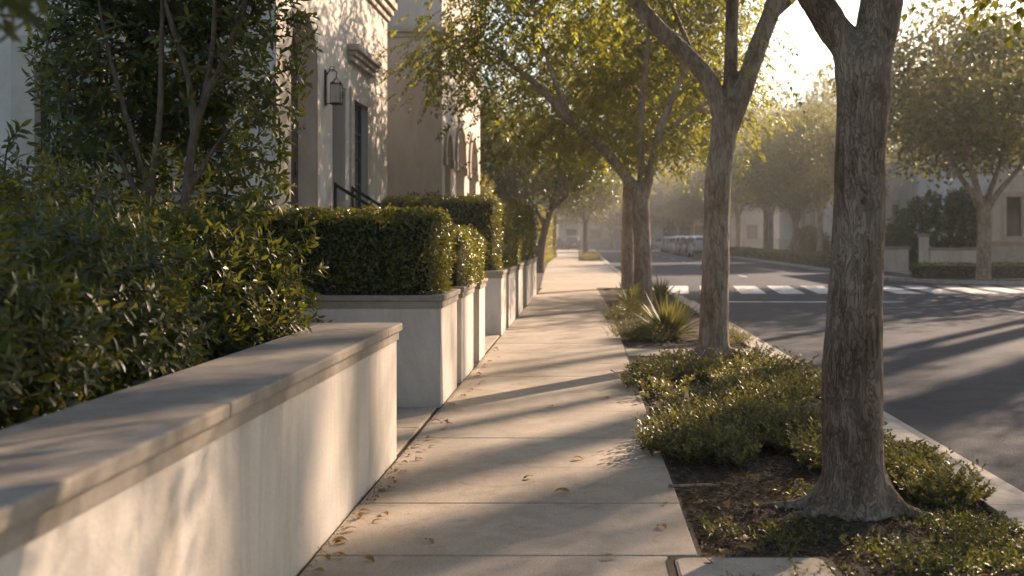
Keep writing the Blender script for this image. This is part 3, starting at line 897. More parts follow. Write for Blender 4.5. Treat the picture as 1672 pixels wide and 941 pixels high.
# tall multi-stemmed shrub
def tall_shrub():
    rng = np.random.default_rng(31)
    b = np.array((-3.45, 8.8, 0.0))
    stems = [
        [(-.10, 0, 0, .040), (-.12, 0, 1.2, .036), (-.10, -.02, 1.95, .032), (-.02, -.05, 2.5, .028), (.0, -.05, 3.3, .02), (.02, 0, 4.2, .01)],
        [(-.12, -.02, 1.9, .03), (-.32, -.06, 2.6, .022), (-.48, -.1, 3.3, .016), (-.6, -.1, 4.2, .008)],
        [(.16, 0, 0, .045), (.15, 0, 1.4, .042), (.22, -.04, 2.1, .038), (.33, -.08, 2.55, .032), (.55, -.12, 3.0, .026), (.8, -.15, 3.7, .018), (.95, -.1, 4.4, .008)],
        [(.26, -.04, 2.3, .03), (.22, -.08, 2.8, .026), (.05, -.1, 3.4, .02), (-.1, -.1, 4.3, .01)],
        [(.34, -.08, 2.6, .026), (.42, -.05, 3.2, .02), (.40, 0, 4.3, .01)],
        [(-.12, 0, 1.6, .028), (-.40, 0, 2.2, .02), (-.8, .05, 2.7, .012), (-1.0, .05, 3.2, .006)],
        [(.2, 0, 1.9, .026), (.5, 0, 2.35, .018), (.85, -.05, 2.6, .012), (1.1, -.1, 2.75, .006)],
    ]
    co, polys = solid_wood(stems, .012, .002, 3, 8, freq=30)
    mb = MB(); mb.add(co.tolist(), polys, True)
    blobs = [((-3.45, 9.05, 3.0), (1.05, .75, 1.55)), ((-4.05, 9.0, 2.6), (.52, .6, 1.05)), ((-2.82, 8.95, 2.75), (.40, .5, 1.2)), ((-3.5, 9.0, 4.2), (1.2, .9, .9))]
    P, A = blob_points(blobs, 3000, rng, bump=.25, freq=1.8)
    P3, A3 = blob_points(blobs, 1500, rng, bump=.3, freq=1.8)
    c = np.array((-3.45, 9.0, 3.0)); k = rng.uniform(.3, .8, len(P3))[:, None]
    P = np.vstack([P, c + (P3 - c) * k]); A = np.vstack([A, A3])
    # keep the stems open to view from the pavement
    open_front = (P[:, 1] < 8.9) & (P[:, 0] > -3.95) & (P[:, 0] < -2.85) & (rng.random(len(P)) < .93)
    thin = (P[:, 0] > -2.78) & (rng.random(len(P)) < .5)
    P, A = P[~(open_front | thin)], A[~(open_front | thin)]
    A = norm(A + np.array([0, -.1, .3]) + .5 * rand_dirs(len(P), rng))
    V, F = rosettes(P, A, rng, 7, .10, leaf_fine(.34), .09, (35, 85))
    e = empty('tall_shrub', b); tag(e, 'tall dark multi-stemmed shrub in front of the house window', 'shrub')
    S = np.vstack([spline(s, 6)[4:, :3] for s in stems])
    for i in rng.permutation(len(P))[:260]:
        p = P[i] - b
        s = S[np.argmin(np.linalg.norm(S - p, axis=1) + .5 * np.maximum(0, S[:, 2] - p[2]))]
        L = np.linalg.norm(p - s)
        pts = spline([s, s*.5+p*.5 + np.array([0, 0, .08*L]), p], 3)
        mb.tube(pts, np.linspace(.009, .003, len(pts)), 5, False)
    mb.build('trunk', M['stem'], e)
    obj('crown', np_mesh('crown', V - b, F, True, M['leaf_shrub']), e)
tall_shrub()

# leaves leaning into the top corner, close to us
shrub('overhanging_shrub', 'dark leaves hanging into the top corner, very close and out of focus',
      [((-1.66, 2.4, 2.14), (.40, .45, .20)), ((-1.95, 2.0, 2.0), (.35, .5, .35))], (-2.3, 1.7, 0), 130, 41, .085, 7, stems=30, inner=.2)

# small shrubs by the houses
shrub('garden_shrub', 'small round shrub against the corner of the cream house', [((-4.0, 24.4, 1.95), (.33, .33, .45)), ((-4.0, 24.4, 1.2), (.5, .5, .9))], (-4.0, 24.4, 0), 420, 51, .11, 6, stems=12, fine=False)
shrub('garden_shrub', 'dark shrub between the cream house corner and the tall clipped hedge', [((-3.3, 22.2, 1.35), (.75, .9, 1.1))], (-3.3, 22.2, 0), 900, 52, .10, 6, stems=12, fine=False)
shrub('garden_shrub', 'pale shrub at the far end of the arcaded house', [((-3.9, 38.5, 1.9), (.8, .9, 1.9))], (-3.9, 38.5, 0), 700, 53, .16, 6, 'leaf_ivy', stems=12, fine=False)
shrub('garden_shrub', 'dark shrub below the arcade of the second house', [((-2.9, 29.5, 1.5), (.7, 1.4, 1.2))], (-2.9, 29.5, 0), 800, 54, .12, 6, stems=12, fine=False)

# ================================================================== HOUSES, NEAR SIDE
def arch(u0, u1, v0, vs, n=14):
    r = (u1-u0)/2; c = (u0+u1)/2
    return [(u0, v0), (u1, v0)] + [(c + r*math.cos(t), vs + r*math.sin(t)) for t in np.linspace(0, math.pi, n)]
def rect(u0, u1, v0, v1): return [(u0, v0), (u1, v0), (u1, v1), (u0, v1)]

def window(parent, Mf, u0, u1, v0, v1, depth, cols=2, rows=3, thick=.05, meet=None):
    """sash: frame with bars (one part), a pane behind it (sub-part)"""
    holes = []
    fw = thick
    cu = np.linspace(u0+fw, u1-fw, cols+1); cv = np.linspace(v0+fw, v1-fw, rows+1)
    for i in range(cols):
        for j in range(rows):
            b = .016
            holes.append(rect(cu[i] + (b if i else 0), cu[i+1] - (b if i < cols-1 else 0), cv[j] + (b if j else 0), cv[j+1] - (b if j < rows-1 else 0)))
    f = MB().panel(rect(u0, u1, v0, v1), holes, .06, lambda u, v, w: Mf(u, v, depth + w)).build('window', M['winframe'], parent)
    MB().panel(rect(u0+.01, u1-.01, v0+.01, v1-.01), [], .012, lambda u, v, w: Mf(u, v, depth + .03 + w)).build('pane', M['glass'], f)
    return f

HX = -4.5
e = empty('cream_house', (HX - 4, 20, 0))
tag(e, 'cream stucco house with arched entry and tall dark window behind the hedges', 'house')
off = np.array((HX - 4, 20, 0))
def MF(u, v, w): return (HX - w - off[0], u - off[1], v)       # facade facing the pavement
def ME(u, v, w): return (u - off[0], 15.5 + w - off[1], v)     # end wall facing us
A1 = arch(16.3, 17.94, .0, 4.28)
A1r = [(u, max(v, 1.5)) for u, v in A1]
door2 = rect(19.1, 20.14, 1.5, 4.3)
win = rect(20.78, 22.08, 2.0, 4.18)
wl = MB()
wl.panel(rect(15.5, 24.4, -.1, 7.4), [A1r, door2, win], .34, MF)
wl.panel(rect(-16, HX - .342, -.1, 7.4), [rect(-7.95, -5.2, 1.15, 4.05)], .34, ME)
wl.box(-16 - off[0], HX - .35 - off[0], 24.05 - off[1], 24.4 - off[1], -.1, 7.4)
wl.build('wall', M['house_stucco'], e)
# inner floor / back of rooms so that openings are dark rooms
MB().box(-12, HX - .9, 15.9, 24.0, 1.3, 1.45).add([], []).build('floor', M['wood'], None).parent = e
bpy.data.objects['floor'].location = -Vector(off)
# arch moulding
mo = MB(); ro = arch(16.12, 18.12, 1.5, 4.28)
mo.panel(ro, [[(u, max(v, 1.502)) for u, v in arch(16.3, 17.94, 1.502, 4.28)]], .03, lambda u, v, w: MF(u, v, -.03 + w * .95))
mo.build('arch_moulding', M['house_trim'], e)
# doors
d = MB()
d.panel(arch(16.3, 17.94, 1.5, 4.28), [], .05, lambda u, v, w: MF(u, v, .30 + w)); do = d.build('door', M['wood'], e)
MB().tube([MF(17.7, 2.5, .28), MF(17.7, 2.75, .28)], .012, 8).build('handle', M['iron'], do)
d = MB().panel(rect(19.1, 20.14, 1.5, 4.3), [], .05, lambda u, v, w: MF(u, v, .30 + w)); do = d.build('door', M['wood'], e)
pn = MB()
for v0, v1 in ((1.75, 2.5), (2.65, 3.9)):
    for u0, u1 in ((19.2, 19.58), (19.66, 20.04)): pn.panel(rect(u0, u1, v0, v1), [], .02, lambda u, v, w: MF(u, v, .285 + w))
pn.build('panel', M['wood'], do)
MB().tube([MF(19.95, 2.45, .27), MF(19.95, 2.6, .27)], .015, 8).build('handle', M['iron'], do)
# window with surround and hood
window(e, MF, 20.80, 22.06, 2.02, 4.16, .10, 2, 4)
MB().panel(rect(20.5, 22.36, 1.8, 4.4), [rect(20.79, 22.07, 2.01, 4.17)], .035, lambda u, v, w: MF(u, v, -.035 + w*.97)).build('window_surround', M['house_trim'], e)
h = MB()
for k, (dz0, dz1, pr) in enumerate(((4.86, 4.96, .10), (4.963, 5.05, .16), (5.053, 5.17, .23))):
    h.box(HX - off[0] + .002, HX + pr - off[0], 20.42 - pr*.6 - off[1], 22.44 + pr*.6 - off[1], dz0, dz1, .012)
h.build('window_hood', M['house_trim'], e)
co = MB()
for k, (z0, z1, pr) in enumerate(((6.42, 6.55, .06), (6.553, 6.7, .13), (6.703, 6.86, .2))):
    co.box(HX + .002 - off[0], HX + pr - off[0], 15.3 - off[1], 24.4 + pr - off[1], z0, z1, .015)
co.build('cornice', M['house_trim'], e)
# base course and pilasters by the entry
bs = MB().box(HX + .003 - off[0], HX + .05 - off[0], 15.45 - off[1], 16.05 - off[1], -.1, 7.3, .01)
bs.build('corner_pilaster', M['house_trim'], e)
# big window in the end wall, behind the tall shrub
window(e, ME, -7.95, -5.2, 1.15, 4.05, .16, 3, 3, .07)
MB().panel(rect(-8.28, -4.9, .85, 4.42), [rect(-7.94, -5.21, 1.16, 4.04)], .04, lambda u, v, w: ME(u, v, -.04 + w*.97)).build('window_surround', M['house_trim'], e)
MB().prism([(HX + .1 - off[0], 15.4 - off[1]), (HX + .1 - off[0], 24.5 - off[1]), (-16.1 - off[0], 24.5 - off[1]), (-16.1 - off[0], 15.4 - off[1])][::-1], 7.402, 7.6).build('roof', M['roof'], e)

# steps and rails at its doors
s = empty('entry_steps', (HX + 1.2, 19.6, 0)); tag(s, 'front steps with two sloping black handrails at the cream house', 'steps')
so = (HX + 1.2, 19.6)
st = MB()
for k in range(9):
    st.box(HX + .003 - so[0], HX + .55 + .27*(9-k) - so[0] - .27, 18.8 - so[1], 20.4 - so[1], k*.1667 - .02 + (.0 if k else -.08), (k+1)*.1667 - .022 if k < 8 else 1.5)
st.build('flight', M['concrete'], s)
for y in (18.9, 20.3):
    r_ = MB()
    a = np.array((HX + .10 - so[0], y - so[1], 2.43)); b2 = np.array((HX + 2.55 - so[0], y - so[1], .92))
    t = lambda p, q, r: r_.tube([p, q], r, 8)
    t(a, b2, .03); t(a - (0, 0, .93), a + (0, 0, .04), .03); t(b2 - (0, 0, .9), b2 + (0, 0, .03), .03)
    m_ = a*.5 + b2*.5; t(m_ - (0, 0, .92), m_, .016)
    r_.build('handrail', M['iron'], s)

# wall lantern
L = empty('wall_lantern', (HX, 18.55, 4.1)); tag(L, 'black iron wall lantern beside the arched entry', 'lantern')
b = MB(); b.box(.002, .03, -.05, .05, -.32, .30, .006)
arm = spline([(.02, 0, .20), (.10, 0, .30), (.20, 0, .27), (.20, 0, .17)], 6); b.tube(arm, .011, 6)
sc_ = spline([(.05, 0, .22), (.10, 0, .36), (.16, 0, .34), (.12, 0, .26)], 6); b.tube(sc_, .008, 6)
b.build('bracket', M['iron'], L)
c = MB()
for dx, dy in ((-.085, -.085), (.085, -.085), (.085, .085), (-.085, .085)):
    c.tube([(.2 + dx, dy, -.27), (.2 + dx, dy, .06)], .008, 5); c.tube([(.2 + dx, dy, .06), (.2, 0, .17)], .007, 5)
c.box(.10, .30, -.10, .10, -.30, -.275, .004); c.tube([(.02, 0, -.285), (.1, 0, -.285)], .01, 6)
c.box(.108, .292, -.092, .092, .05, .064)
c.build('cage', M['iron'], L)
MB().box(.125, .275, -.075, .075, -.272, .048, .01).build('glass', M['lampglass'], L)

# second house: tan end wall towards us, arcade along the pavement
e = empty('arcaded_house', (-8, 32, 0)); tag(e, 'taller tan house with a lit row of arches along the pavement', 'house')
off2 = np.array((-8, 32, 0)); BX = -3.6
def MF2(u, v, w): return (BX - w - off2[0], u - off2[1], v)
w2 = MB()
arcs = [arch(27.55, 28.75, .0, 3.6), arch(29.9, 32.0, .0, 3.6), arch(33.3, 35.4, .0, 3.6)]
w2.panel(rect(27.0, 36.8, -.1, 9.5), [[(u, max(v, .3)) for u, v in a_] for a_ in arcs], .5, MF2)
w2.build('wall', M['house_stucco'], e)
MB().box(-18 - off2[0], BX - .502 - off2[0], 27.004 - off2[1], 27.35 - off2[1], -.1, 9.5).build('end_wall', M['tan_stucco'], e)
MB().box(-18 - off2[0], BX - .502 - off2[0], 36.4 - off2[1], 36.796 - off2[1], -.1, 9.5).build('wall', M['tan_stucco'], e)
MB().box(-6.6 - off2[0], -6.3 - off2[0], 27.36 - off2[1], 36.39 - off2[1], -.1, 9.4).build('inner_wall', M['tan_stucco'], e)
co = MB()
for z0, z1, pr in ((6.55, 6.66, .05), (6.663, 6.8, .12)):
    co.box(-18 - off2[0], BX + pr - off2[0], 27.0 - pr - off2[1], 26.999 - off2[1], z0, z1, .01)
    co.box(BX + .002 - off2[0], BX + pr - off2[0], 27.002 - off2[1], 36.9 - off2[1], z0, z1, .01)
co.build('string_course', M['house_trim'], e)
im = MB()
for (u0, u1) in ((27.55, 28.75), (29.9, 32.0), (33.3, 35.4)):
    im.panel(arch(u0-.22, u1+.22, 3.58, 3.6), [[(u, max(v, 3.582)) for u, v in arch(u0, u1, 3.582, 3.6)]], .07, lambda u, v, w: MF2(u, v, -.07 + w*.97))
    for q in (u0 - .18, u1 + .18): im.panel(rect(q-.17, q+.17, 3.35, 3.575), [], .09, lambda u, v, w: MF2(u, v, -.09 + w*.97))
im.build('arch_moulding', M['house_trim'], e)
MB().prism([(-18.1 - off2[0], 26.9 - off2[1]), (BX + .15 - off2[0], 26.9 - off2[1]), (BX + .15 - off2[0], 36.9 - off2[1]), (-18.1 - off2[0], 36.9 - off2[1])], 9.502, 9.7).build('roof', M['roof'], e)

# ================================================================== HOUSES, FAR SIDE AND END
def simple_house(name, label, x0, x1, y0, y1, h, faces, roof=True, mat='house_stucco', group=None, wins=None, lowtrim=True, hip=1.6):
    """box house; faces: list of ('x'|'y', windows list of (u0,u1,v0,v1,arched))"""
    e = empty(name, ((x0+x1)/2, (y0+y1)/2, 0)); tag(e, label, 'house', group)
    cx, cy = (x0+x1)/2, (y0+y1)/2
    w = MB(); t = .3
    maps = {'x': (lambda u, v, q: (x0 + q - cx, u - cy, v), (y0, y1)), 'y': (lambda u, v, q: (u - cx, y0 + q - cy, v), (x0 + t + .002, x1))}
    for ax, ws in faces:
        Mf, (a, b) = maps[ax]
        w.panel(rect(a, b, -.16, h), [arch(q[0], q[1], q[2], q[3]) if q[4] else rect(*q[:4]) for q in ws], t, Mf)
        for q in ws:
            top = q[3] if not q[4] else q[3] + (q[1]-q[0])/2
            window(e, Mf, q[0] - .02, q[1] + .02, q[2] - .02, top + .02, .16, 2, 3, .06)
            sr = MB()
            if q[4]: sr.panel(arch(q[0]-.18, q[1]+.18, q[2]-.1, q[3]), [arch(q[0], q[1], q[2], q[3])], .06, lambda u, v, k: Mf(u, v, -.06 + k*.97))
            else: sr.panel(rect(q[0]-.18, q[1]+.18, q[2]-.15, top+.2), [rect(*q[:4])], .06, lambda u, v, k: Mf(u, v, -.06 + k*.97))
            sr.build('window_surround', M['house_trim'], e)
    w.box(x1 - t - cx, x1 - cx, y0 + t + .002 - cy, y1 - cy, -.16, h); w.box(x0 + t + .002 - cx, x1 - t - .002 - cx, y1 - t - cy, y1 - cy, -.16, h)
    w.build('wall', M[mat], e)
    if lowtrim:
        b = MB(); pr = .06
        b.box(x0 - pr - cx, x0 - .002 - cx, y0 - pr - cy, y1 - cy, -.16, 1.25); b.box(x0 - pr - .1 - cx, x0 - .003 - cx, y0 - pr - .1 - cy, y1 - cy, 1.252, 1.36, .01)
        b.box(x0 - cx, x1 - cx, y0 - pr - cy, y0 - .002 - cy, -.16, 1.249); b.box(x0 + .0 - cx, x1 - cx, y0 - pr - .1 - cy, y0 - .003 - cy, 1.253, 1.359, .01)
        b.build('plinth', M['house_trim'], e)
    c = MB()
    c.box(x0 - .2 - cx, x1 + .2 - cx, y0 - .2 - cy, y1 + .2 - cy, h + .002, h + .22, .02)
    c.build('cornice', M['house_trim'], e)
    if roof:
        o_ = .45; q = [(x0-o_-cx, y0-o_-cy), (x1+o_-cx, y0-o_-cy), (x1+o_-cx, y1+o_-cy), (x0-o_-cx, y1+o_-cy)]
        ins = min(x1-x0, y1-y0) * .42
        p = [(x0+ins-cx, y0+ins-cy), (x1-ins-cx, y0+ins-cy), (x1-ins-cx, y1-ins-cy), (x0+ins-cx, y1-ins-cy)]
        MB().add([(*a_, h+.225) for a_ in q] + [(*a_, h+.225+hip) for a_ in p], [(3,2,1,0),(4,5,6,7),(0,1,5,4),(1,2,6,5),(2,3,7,6),(3,0,4,7)]).build('roof', M['roof'], e)
    return e

simple_house('corner_house', 'pale house at the far corner with narrow dark window over a plinth', 17.95, 30, 47.2, 58, 6.4,
             [('y', [(18.55, 19.25, 1.55, 3.3, False), (21.2, 22.2, 1.5, 3.4, False), (24, 25, 1.5, 3.4, False)]), ('x', [(49, 50, 1.5, 3.3, True), (52, 53, 1.5, 3.3, True)])])
simple_house('street_house', 'pale house set back behind the row of trees across the road', 19.5, 32, 62, 78, 6.6,
             [('x', [(63.5, 64.7, 1.4, 3.6, False), (66.5, 67.7, 1.4, 3.6, False), (70, 71.2, 1.4, 3.6, False), (74, 75.2, 1.4, 3.6, False)]), ('y', [(20.6, 21.8, 1.4, 3.6, False), (24, 25.2, 1.4, 3.6, False)])])
simple_house('street_house', 'second pale house beyond the trees across the road, above the parked cars', 18.5, 31, 84, 102, 7.2,
             [('x', [(86, 87.3, 1.4, 3.6, True), (90, 91.3, 1.4, 3.6, True), (94, 95.3, 1.4, 3.6, True)]), ('y', [(19.6, 20.9, 1.4, 3.6, False), (23, 24.3, 1.4, 3.6, False)])])
simple_house('end_house', 'low hazy house closing the end of the street behind the road junction', -4, 11, 150, 160, 3.6,
             [('y', [(-2.6, -1.2, .8, 2.6, False), (.6, 2.2, .8, 2.6, False), (4, 5.6, .8, 2.6, False), (7.5, 9, .8, 2.6, False)])], hip=1.4)
simple_house('end_house', 'hazy taller house behind the junction, beyond the parked cars', 14, 30, 152, 164, 6.2,
             [('y', [(15.5, 17, 1, 3.2, False), (19, 20.5, 1, 3.2, False), (23, 24.5, 1, 3.2, False)])])
simple_house('end_house', 'hazy house behind the junction, past the sunlit yellow green hedge', -24, -8, 150, 160, 5.5,
             [('y', [(-21, -19.6, 1, 3, False), (-17, -15.6, 1, 3, False), (-12, -10.6, 1, 3, False)])])
# garden walls and gate pillar at the far corner
def far_wall(label, x0, x1, y0, y1, h):
    e = empty('far_garden_wall', ((x0+x1)/2, (y0+y1)/2, 0)); tag(e, label, 'wall')
    hx, hy = (x1-x0)/2, (y1-y0)/2
    MB().box(-hx, hx, -hy, hy, -.16, h-.12).build('body', M['stucco'], e)
    MB().box(-hx-.06, hx+.06, -hy-.06, hy+.06, h-.118, h, .015).build('cap', M['stone'], e)
far_wall('low pale wall beside the gate pillar, in front of the dark ivy bank', 14.75, 17.3, 45.8, 46.15, 1.06)
far_wall('low pale wall on the road junction, past the gate pillar', 13.2, 14.35, 47.5, 47.8, 1.1)
e = empty('gate_pillar', (14.55, 46.0, 0)); tag(e, 'slim pale gate pillar at the end of the low far wall', 'pillar')
MB().box(-.17, .17, -.17, .17, -.16, 1.52, .01).build('shaft', M['stucco'], e)
MB().box(-.22, .22, -.22, .22, 1.522, 1.66, .02).build('cap', M['stone'], e)
# hedges and shrubs of the far side
box_hedge('low_hedge', 'low dark clipped hedge round the far street corner', 12.2, 24, 39.3, 40.3, -.02, .52, 330, .07, .16, 61, 'leaf_dark', 'low hedges across the road', .05)
for i, (y0, y1, lab) in enumerate(((50.5, 62, 'low hedge strip across the road opposite the first of the far trees'), (63.5, 80, 'low hedge strip across the road before the parked cars'), (82, 126, 'long low hedge strip behind the parked cars'))):
    box_hedge('low_hedge', lab, 12.1, 13.4, y0, y1, -.02, .6, 110, .12, .2, 62 + i, 'leaf_box', 'low hedges across the road', .1)
box_hedge('tall_hedge', 'tall hazy hedge filling the gap between the end houses', 10.6, 15.0, 150.6, 151.8, -.1, 4.4, 30, .3, .3, 69, 'leaf_dark', None, .2)
shrub('ivy_bank', 'tall dark ivy bank behind the low pale wall', [((15.9, 48.4, 1.6), (2.0, 1.0, 1.9)), ((17.0, 48.0, 1.5), (.9, .8, 2.3))], (15.9, 48.4, -.1), 1500, 65, .2, 6, 'leaf_dark', stems=10, fine=False, w=.5)
shrub('far_shrub', 'dark round shrub before the set back house across the road', [((17.8, 63, .9), (1.4, 2.2, 1.3))], (17.8, 63, -.1), 600, 66, .24, 6, 'leaf_dark', stems=10, fine=False, w=.5)
shrub('far_shrub', 'dark shrub further along before the second pale house', [((16.8, 80, .9), (1.3, 3.0, 1.4))], (16.8, 80, -.1), 600, 67, .26, 6, 'leaf_dark', stems=10, fine=False, w=.5)

# ================================================================== STREET TREES
G_T = 'street trees along the pavement'
# near tree: fork just under the top of the picture
roots = []
for a, L, h in ((200, .55, .1), (162, .62, .07), (-16, .56, .1), (24, .5, .1), (140, .45, .08), (80, .4, .1)):
    ca, sa = math.cos(R(a)), math.sin(R(a))
    roots.append([(.05*ca, .05*sa, .26, .10), (.14*ca, .14*sa, .11, .08), (.26*ca, .26*sa, .025, .05), (L*.72*ca, L*.72*sa + .03, -.005, .03), (L*ca, L*sa + .02, -.05, .014)])
t1 = [[(0, 0, -.25, .28), (0, 0, -.02, .245), (0, 0, .05, .208), (-.005, 0, .16, .178), (-.013, 0, .38, .165), (-.013, 0, .8, .158), (.012, 0, 1.37, .140), (.03, 0, 1.9, .134), (.045, 0, 2.2, .138), (.045, 0, 2.42, .150), (.045, 0, 2.55, .13)],
      [(.02, 0, 2.25, .10), (-.03, 0, 2.5, .092), (-.12, 0, 2.64, .086), (-.21, 0, 2.79, .082), (-.46, .06, 3.2, .074), (-.85, .2, 3.9, .06), (-1.25, .4, 4.8, .04), (-1.6, .5, 5.8, .02)],
      [(.05, 0, 2.25, .11), (.09, 0, 2.5, .115), (.125, 0, 2.65, .115), (.15, 0, 2.8, .112), (.22, -.05, 3.3, .10), (.42, -.15, 4.2, .08), (.75, -.2, 5.0, .055), (1.2, -.2, 6.0, .025)],
      [(.3, -.1, 3.7, .06), (.5, .4, 4.3, .05), (.7, 1.0, 4.9, .03), (.9, 1.6, 5.4, .015)],
      [(-.6, .1, 3.5, .05), (-.9, -.5, 4.2, .04), (-1.2, -1.1, 4.9, .02)]] + roots
wood, crown = tree_meshes(t1, [((0, .2, 5.5), (3.3, 3.4, 1.9)), ((1.2, .8, 4.9), (2.0, 2.2, 1.2)), ((-.2, 3.4, 5.0), (2.8, 1.9, 1.1))], 101, 430, 13, .34, .011, .0045, 'near_bark', 'leaf_tree', 4, .26, .08,
                          extra=[(1.25, .4, 3.1), (1.5, .9, 3.2), (1.75, .3, 3.05), (1.6, .1, 3.15), (1.9, .6, 3.2), (2.1, .2, 3.1), (1.0, 1.5, 3.45)], ntwig=170,
                          keep=lambda C: ((C[:, 2] > 3.45 + .22 * np.maximum(0, C[:, 1])) | ((C[:, 0] > 1.2) & (C[:, 2] < 3.4))) & sun_gaps(C, (1.46, 5.8, 0)))
place_tree('street_tree', wood, crown, (1.46, 5.8, 0), 'nearest street tree with thick forked rough trunk and spreading roots', G_T)
# second tree: three-way fork
t2 = [[(0, 0, -.2, .24), (0, 0, .05, .205), (.01, 0, .5, .18), (.03, 0, 1.2, .168), (.055, 0, 2.15, .160), (.12, 0, 2.7, .162), (.17, 0, 3.05, .16), (.2, 0, 3.2, .12)],
      [(.14, 0, 2.85, .11), (-.0, 0, 3.33, .115), (-.15, .0, 3.58, .112), (-.42, 0, 3.86, .105), (-.70, 0, 4.12, .10), (-.98, .05, 4.48, .09), (-1.5, .2, 5.3, .06), (-2.0, .3, 6.2, .03)],
      [(.18, 0, 2.95, .09), (.22, .05, 3.5, .085), (.25, .08, 4.4, .078), (.3, .1, 5.6, .05), (.3, .1, 6.8, .02)],
      [(.2, 0, 2.85, .12), (.36, 0, 3.3, .118), (.56, 0, 3.88, .112), (.70, 0, 4.25, .105), (.86, 0, 4.7, .09), (1.3, -.1, 5.6, .06), (1.9, -.2, 6.6, .02)],
      [(.75, 0, 4.3, .07), (1.05, .0, 4.55, .06), (1.6, .1, 5.0, .035), (2.2, .2, 5.4, .015)],
      [(.05, .05, 3.1, .05), (-.2, .6, 3.9, .04), (-.5, 1.4, 4.9, .02)],
      [(.03, .0, .0, .14), (.20, -.1, .06, .08), (.42, -.2, -.06, .03)], [(-.03, .0, .0, .14), (-.22, -.08, .06, .08), (-.45, -.1, -.06, .03)], [(0, -.05, .02, .14), (.02, -.22, .05, .08), (.04, -.42, -.06, .03)]]
wood, crown = tree_meshes(t2, [((0, .3, 6.9), (3.6, 3.6, 2.0)), ((-1.4, .5, 6.0), (2.0, 2.4, 1.3))], 102, 420, 13, .4, .02, .006, 'bark_smooth', 'leaf_tree', 4, .28, .085,
                          extra=[(.62, .3, 4.3), (.66, .35, 4.05), (.64, .3, 3.8), (-1.6, .6, 4.7), (-1.1, 1.0, 4.75), (-.5, 1.0, 4.8), (-2.0, .8, 4.9)], ntwig=150,
                          keep=lambda C: ((C[:, 2] > 4.85 + .24 * np.maximum(0, C[:, 1])) & ~((C[:, 0] > .8) & (C[:, 2] < 5.9)) | (C[:, 2] < 4.5) & (C[:, 0] > .5) | (C[:, 2] < 5) & (C[:, 0] < -.4)) & sun_gaps(C, (1.6, 13.35, 0)))
place_tree('street_tree', wood, crown, (1.60, 13.35, 0), 'second street tree, smooth trunk dividing into three limbs', G_T)
# third tree: long limb reaching over the pavement
t3 = [[(0, 0, -.2, .27), (0, 0, .05, .235), (0, 0, .5, .205), (-.02, 0, 1.5, .19), (-.05, 0, 2.2, .185), (-.05, 0, 2.45, .14)],
      [(-.06, 0, 2.15, .12), (-.16, 0, 2.5, .125), (-.47, 0, 2.96, .12), (-.87, 0, 3.42, .112), (-1.54, 0, 4.0, .10), (-2.0, 0, 4.5, .085), (-2.41, .05, 4.92, .07), (-3.0, .1, 5.35, .045), (-3.8, .1, 5.8, .02)],
      [(-1.55, 0, 4.0, .07), (-1.75, -.02, 4.5, .065), (-1.94, -.04, 4.95, .055), (-2.2, 0, 5.75, .035), (-2.4, 0, 6.6, .015)],
      [(-.03, 0, 2.2, .10), (-.03, .05, 2.8, .092), (-.04, .1, 4.0, .08), (.08, .1, 5.4, .06), (.2, .1, 7, .02)],
      [(.0, 0, 2.2, .11), (.13, 0, 2.75, .10), (.27, 0, 3.5, .09), (.5, .05, 4.2, .078), (.9, .1, 5.1, .055), (1.5, .1, 6.2, .02)],
      [(.32, 0, 3.6, .06), (.7, .0, 3.95, .05), (1.3, .1, 4.4, .035), (2.2, .1, 4.9, .015)]]
blobs3 = [((-1.0, .6, 6.3), (3.9, 3.2, 2.9)), ((.6, .9, 5.2), (2.9, 2.8, 2.2)), ((-2.9, 0, 5.5), (2.2, 2.2, 1.6))]
wood, crown = tree_meshes(t3, blobs3, 103, 560, 15, .36, .03, .004, 'bark_smooth', 'leaf_tree', 4, .30, .115,
                          extra=[(-3.1, .2, 3.9), (-3.15, .2, 3.6), (-3.1, .3, 3.35), (-2.4, .5, 3.5), (-1.9, .4, 3.3), (-1.5, .6, 3.2), (-1.1, .7, 3.2), (-2.8, .5, 3.7), (-4.4, .1, 5.3), (-4.7, 0, 5.6), (.9, .4, 3.5), (1.4, .2, 3.4), (2.0, .2, 3.6)], ntwig=190,
                          keep=lambda C: ((C[:, 1] > .45) | (C[:, 2] > 6.3) | ((C[:, 0] < -2.6) & (C[:, 2] > 4.6) & (C[:, 1] > -1.2)) | (C[:, 2] < 3.9)) & sun_gaps(C, (1.27, 23.4, 0)))
place_tree('street_tree', wood, crown, (1.27, 23.4, 0), 'third street tree with a long limb reaching over the pavement', G_T)
# fourth tree: straight trunk just behind
t4 = [[(0, 0, -.2, .25), (0, 0, .1, .21), (0, 0, 1.5, .19), (.02, 0, 3.0, .17), (.0, 0, 4.2, .15), (-.1, 0, 5.6, .1), (-.1, 0, 7.5, .03)],
      [(0, 0, 3.2, .1), (.5, .1, 4.2, .085), (1.2, .2, 5.4, .05), (1.9, .2, 6.6, .02)],
      [(0, 0, 3.6, .1), (-.6, .1, 4.6, .08), (-1.4, .1, 5.8, .05), (-2.2, .2, 6.6, .02)],
      [(0, 0, 3.9, .08), (.1, -.6, 4.8, .07), (.2, -1.4, 6, .03)]]
wood4, crown4 = tree_meshes(t4, [((.2, 0, 6.2), (3.6, 3.4, 2.6)), ((1.4, .3, 5.2), (2.2, 2.2, 1.7))], 104, 420, 15, .42, .035, .003, 'bark_smooth', 'leaf_tree', 4, .30, .125, ntwig=140, keep=lambda C: sun_gaps(C, (1.28, 32.0, 0)))
place_tree('street_tree', wood4, crown4, (1.28, 32.0, 0), 'fourth street tree, straight trunk partly hidden by the long-limbed tree', G_T)

